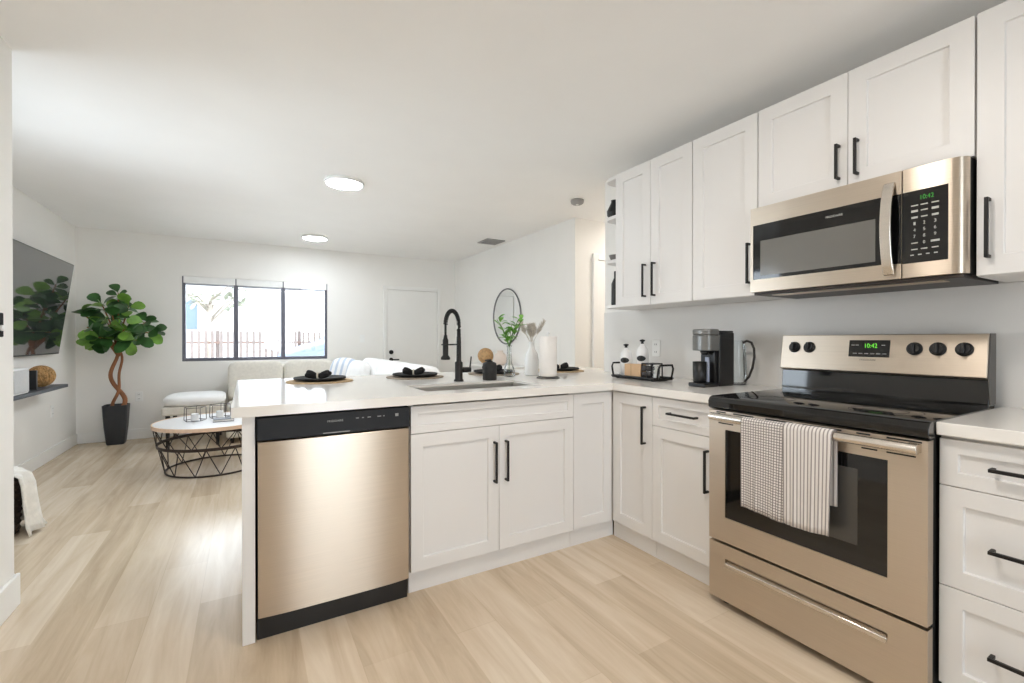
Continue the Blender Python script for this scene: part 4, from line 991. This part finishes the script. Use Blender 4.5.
# left wall: television, floating shelf and what stands on it
t = thing('television', 'large wall-mounted flat television tilted forward above the floating shelf', 'television', (LX, 5.5, 1.48))
tyA, tyB = 4.6, 6.13; zb, zt = 1.035, 1.92
def tvx(z, d=0.0): return LX + 0.03 + 0.115*(z-zb)/(zt-zb) + d
mb = MB(); mb.prism([(tvx(zb), zb), (tvx(zt), zt), (tvx(zt, 0.028), zt), (tvx(zb, 0.028), zb)], 'y', tyA, tyB); tv = mb.build('casing', BLACKP, t, 0.003)
mb = MB(); mb.prism([(tvx(zb+0.012, 0.0275), zb+0.012), (tvx(zt-0.008, 0.0275), zt-0.008), (tvx(zt-0.008, 0.0295), zt-0.008), (tvx(zb+0.012, 0.0295), zb+0.012)], 'y', tyA+0.008, tyB-0.008); mb.build('screen', SCREEN, tv)
MB().prism([(LX+0.001, 1.3), (LX+0.001, 1.65), (tvx(1.62)-0.001, 1.62), (tvx(1.34)-0.001, 1.34)], 'y', 5.3, 5.7).build('wall_bracket', BLACK, t)
t = thing('floating_shelf', 'dark grey floating shelf on the left wall under the television', 'shelf', (LX, 5.0, 0.73))
MB().box(LX, LX+0.2, 4.25, 5.83, 0.728, 0.757).build('board', SHELFM, t, 0.003)
MB().box(LX, LX+0.02, 4.25, 5.78, 0.7, 0.728).build('bracket', BLACK, t)
t = thing('white_speaker', 'white box speaker with a grey front on the floating shelf', 'speaker', (-1.55, 4.85, 0.7575))
MB().box(-1.63, -1.475, 4.7, 4.99, 0.7575, 0.955).build('cabinet', WHITEP, t, 0.008, False, 3)
MB().box(-1.476, -1.468, 4.715, 4.975, 0.771, 0.942).build('grille', GREYC, t, 0.003)
t = thing('black_router', 'thin black upright box between the speaker and the wicker ball', 'media box', (-1.56, 5.24, 0.7575))
MB().box(-1.62, -1.5, 5.225, 5.255, 0.7625, 0.92).build('body', BLACKP, t, 0.004); MB().box(-1.63, -1.49, 5.21, 5.27, 0.7575, 0.7625).build('foot', BLACKP, t, 0.001)
def wicker_ball(c, r, label, m):
    t = thing('wicker_ball', label, 'ball', (c[0], c[1], c[2]-r))
    MB().ball(c, r*0.92, None, None, 28).build('core', m, t, 0, True)
    b = MB(); rr = random.Random(2)
    for k in range(22):
        ax = Vector((rr.uniform(-1, 1), rr.uniform(-1, 1), rr.uniform(-1, 1))).normalized(); u = ax.orthogonal().normalized(); v = ax.cross(u); off = rr.uniform(-0.35, 0.35)*r; q = math.sqrt(r*r-off*off)*0.955
        b.tube([Vector(c)+ax*off*0.95+(u*math.cos(2*PI*i/24)+v*math.sin(2*PI*i/24))*q for i in range(25)], r*0.045, 5, False)
    b.build('strands', m, t, 0, True)
wicker_ball((-1.555, 5.52, 0.7575+0.097), 0.095, 'golden wicker ball on the floating shelf beside the speaker', WICKER)
# basket and throw
bx_, by_ = -1.36, 3.87
t = thing('storage_basket', 'dark woven basket on the floor behind the near left wall', 'basket', (bx_, by_, 0))
MB().lathe([(0.0, 0.004), (0.15, 0.0), (0.165, 0.01), (0.185, 0.33), (0.19, 0.345), (0.18, 0.345), (0.155, 0.02), (0.0, 0.018)], (bx_, by_, 0), 40).build('body', BASKET, t, 0, True)
mb = MB()
for k in range(9): mb.ring((bx_, by_, 0.03+k*0.036), 0.167+0.02*(k/9), 0.006, 'z', 40, 6)
mb.build('weave_bands', BASKET, t, 0, True)
bm = bmesh.new(); rows = []
prof = [(0.05, 0.36), (0.10, 0.385), (0.16, 0.385), (0.205, 0.36), (0.222, 0.3), (0.23, 0.22), (0.24, 0.14), (0.25, 0.06), (0.27, 0.012)]
for i, (r_, z) in enumerate(prof):
    row = []
    for j in range(31):
        u = j/30; a = -0.42 + 1.75*u; fold = 0.018*math.sin(u*26+i*0.25)*min(1, i/3) ; drop = 0.05*math.sin(u*PI)
        zz = z if i < 3 else max(0.01, z - drop*0 + 0.012*math.sin(u*9)) 
        row.append(bm.verts.new((bx_+(r_+fold)*math.cos(a), by_+(r_+fold)*math.sin(a), zz)))
    rows.append(row)
for A, B in zip(rows, rows[1:]):
    for j in range(30): bm.faces.new([A[j], A[j+1], B[j+1], B[j]]).smooth = True
me = bpy.data.meshes.new('throw_blanket'); bm.to_mesh(me); bm.free(); me.materials.append(KNIT)
o = bpy.data.objects.new('throw_blanket', me); COL.objects.link(o); s_ = o.modifiers.new('thickness', 'SOLIDIFY'); s_.thickness = 0.012; s_.offset = 1
tag(o, 'cream throw blanket draped over the dark basket and down to the floor', 'blanket')
# mirror and console
my, mz, mr = 5.16, 1.478, 0.358
t = thing('round_mirror', 'round thin-framed mirror on the right living room wall', 'mirror', (RX, my, mz))
MB().ring((RX-0.012, my, mz), mr, 0.009, 'x', 72, 8).build('frame', mat('dark_mirror_frame', rgb(124, 124, 126), 0.4, 0.5), t, 0, True)
MB().tube([(RX, my, mz), (RX-0.01, my, mz)], mr-0.006, 72).build('glass', MIRRORM, t, 0, 'auto')
t = thing('console_table', 'white console table under the round mirror', 'table', (2.78, 5.2, 0))
MB().box(2.62, RX-0.016, 4.6, 5.8, 0.815, 0.85).build('tabletop', TRIM, t, 0.003)
MB().box(2.66, RX-0.03, 4.66, 5.74, 0.73, 0.815).build('apron', TRIM, t, 0.002)
for x in (2.68, RX-0.05):
    for y in (4.68, 5.72): MB().box(x-0.02, x+0.02, y-0.02, y+0.02, 0, 0.73).build('leg', TRIM, t, 0.003)
wicker_ball((2.76, 5.42, 0.8505+0.108), 0.106, 'tan woven ball on the white console table', mat('tan_rattan', rgb(206, 168, 122), 0.8, 0, 0.2, 40, 0.6, 70))
small('cream_vase', 'pale round vase beside the tan ball on the console table', 'vase', [(0.04, 0), (0.075, 0.03), (0.085, 0.08), (0.07, 0.135), (0.035, 0.165), (0.04, 0.185), (0.03, 0.18), (0.0, 0.12)], (2.78, 5.05, 0.8505), mat('cream_ceramic', rgb(232, 216, 204), 0.5))

# ---------------------------------------------------------------- outside the window
struct('ground', MB().box(-14, 18, FY+0.13, 30, -0.25, -0.12), mat('pale_concrete', rgb(196, 194, 190), 0.9, 0, 0.1, 2))
FW = mat('weathered_fence', rgb(98, 88, 84), 0.8, 0, 0.12, 6); FD = mat('reddish_fence_rail', rgb(104, 82, 74), 0.8, 0, 0.15, 6)
t = thing('picket_fence', 'thin-slatted reddish grey picket fence across the yard outside the window', 'fence', (0.5, 13.0, -0.12))
for s in range(6):
    x0 = -4.2 + s*1.8; m = MB()
    for k in range(13):
        x = x0 + 0.05 + k*0.135; m.prism([(x, -0.1), (x+0.06, -0.1), (x+0.06, 1.36), (x+0.03, 1.4), (x, 1.36)], 'y', 12.98, 13.0)
    m.build('picket_panel', FW, t)
    r = MB(); r.box(x0, x0+1.8, 13.001, 13.04, 0.15, 0.2); r.box(x0, x0+1.8, 13.001, 13.04, 1.08, 1.13); r.build('rail', FD, t)
    MB().box(x0-0.04, x0+0.04, 13.041, 13.12, -0.12, 1.4).build('post', FW, t)
t = thing('neighbour_house', 'pale house with a bluish window beyond the fence', 'house', (-3, 17.5, -0.12))
HW = mat('pale_stucco', rgb(158, 158, 158), 0.9, 0, 0.05, 2)
MB().box(-8, 1.6, 17, 22, -0.12, 3.3).build('wall', HW, t)
mb = MB(); mb.prism([(16.5, 3.3), (19.5, 4.6), (22.5, 3.3)], 'x', -8.4, 2.0); mb.build('roof', mat('grey_roof', rgb(140, 134, 128), 0.9), t)
wn = MB().box(-1.9, -1.3, 16.96, 17.0, 1.5, 2.38).build('window', mat('pale_blue_glass', rgb(82, 98, 116), 0.5), t)
mb = MB(); mb.box(-1.97, -1.9, 16.94, 17.0, 1.43, 2.45); mb.box(-1.3, -1.23, 16.94, 17.0, 1.43, 2.45); mb.build('window_trim', HW, wn)
# parked car
CARB = mat('pale_blue_car_paint', rgb(92, 104, 122), 0.5, 0.0, 0.04, 3)
t = thing('parked_car', 'pale blue car parked outside in front of the fence', 'car', (2.6, 10.6, -0.12))
CZ = 1.16
prof = [(a-0.2, b*CZ) for a, b in [(0.75, 0.15), (0.72, 0.55), (0.85, 0.78), (1.35, 0.92), (1.62, 0.98), (2.1, 1.32), (2.6, 1.42), (3.4, 1.40), (4.05, 1.08), (4.6, 1.0), (4.75, 0.85), (4.78, 0.4), (4.7, 0.15)]]
MB().prism(prof, 'y', 9.9, 11.5).build('body', CARB, t, 0.05, False, 3)
cg = mat('dark_blue_car_glass', rgb(44, 60, 84), 0.3)
MB().prism([(a-0.2, b*CZ) for a, b in [(1.78, 1.02), (2.16, 1.28), (2.62, 1.36), (3.36, 1.34), (3.85, 1.05)]], 'y', 9.88, 9.9).build('side_window', cg, t)
mb = MB(); mb.prism([(a-0.2, b*CZ) for a, b in [(1.66, 0.99), (2.1, 1.325), (2.11, 1.31), (1.69, 0.97)]], 'y', 10.0, 11.4)
for v in mb.bm.verts: v.co += Vector((-0.012, 0, 0.014))
mb.build('windscreen', cg, t)
for x in (1.25, 3.8):
    for y in (9.88, 11.36): MB().tube([(x, y, 0.2), (x, y+0.2, 0.2)], 0.32, 28).build('wheel', BLACKP, t, 0.02)
# tree
t = thing('garden_tree', 'sparse leafy tree behind the picket fence', 'tree', (-0.9, 14.2, -0.12))
mb = MB(); mb.tube([(-0.9, 14.2, -0.12), (-0.86, 14.2, 1.2), (-0.8, 14.2, 2.3)], 0.07, 10, True, [0.09, 0.07, 0.04])
fo = MB(); rnd = random.Random(9)
for k in range(9):
    a = k*0.7; tp = Vector((-0.8+0.9*math.cos(a), 14.2+0.5*math.sin(a), 2.2+0.5*rnd.random())); b0 = Vector((-0.83, 14.2, 1.6+0.07*k)); mb.tube([b0, b0.lerp(tp, 0.6)+Vector((0, 0, 0.15)), tp], 0.02, 6, True, [0.03, 0.02, 0.008])
    for q in range(10):
        p = b0.lerp(tp, 0.5+0.5*rnd.random()); leafy(fo, p, Vector((rnd.uniform(-1, 1), rnd.uniform(-1, 1), rnd.uniform(-0.5, 0.5))), Vector((0, 0, 1)), 0.28, 0.11)
mb.build('trunk', mat('pale_grey_bark', rgb(138, 130, 120), 0.9), t, 0, True); fo.build('foliage', mat('dusty_green', rgb(120, 124, 108), 0.7, 0, 0.2, 4), t, 0, True)
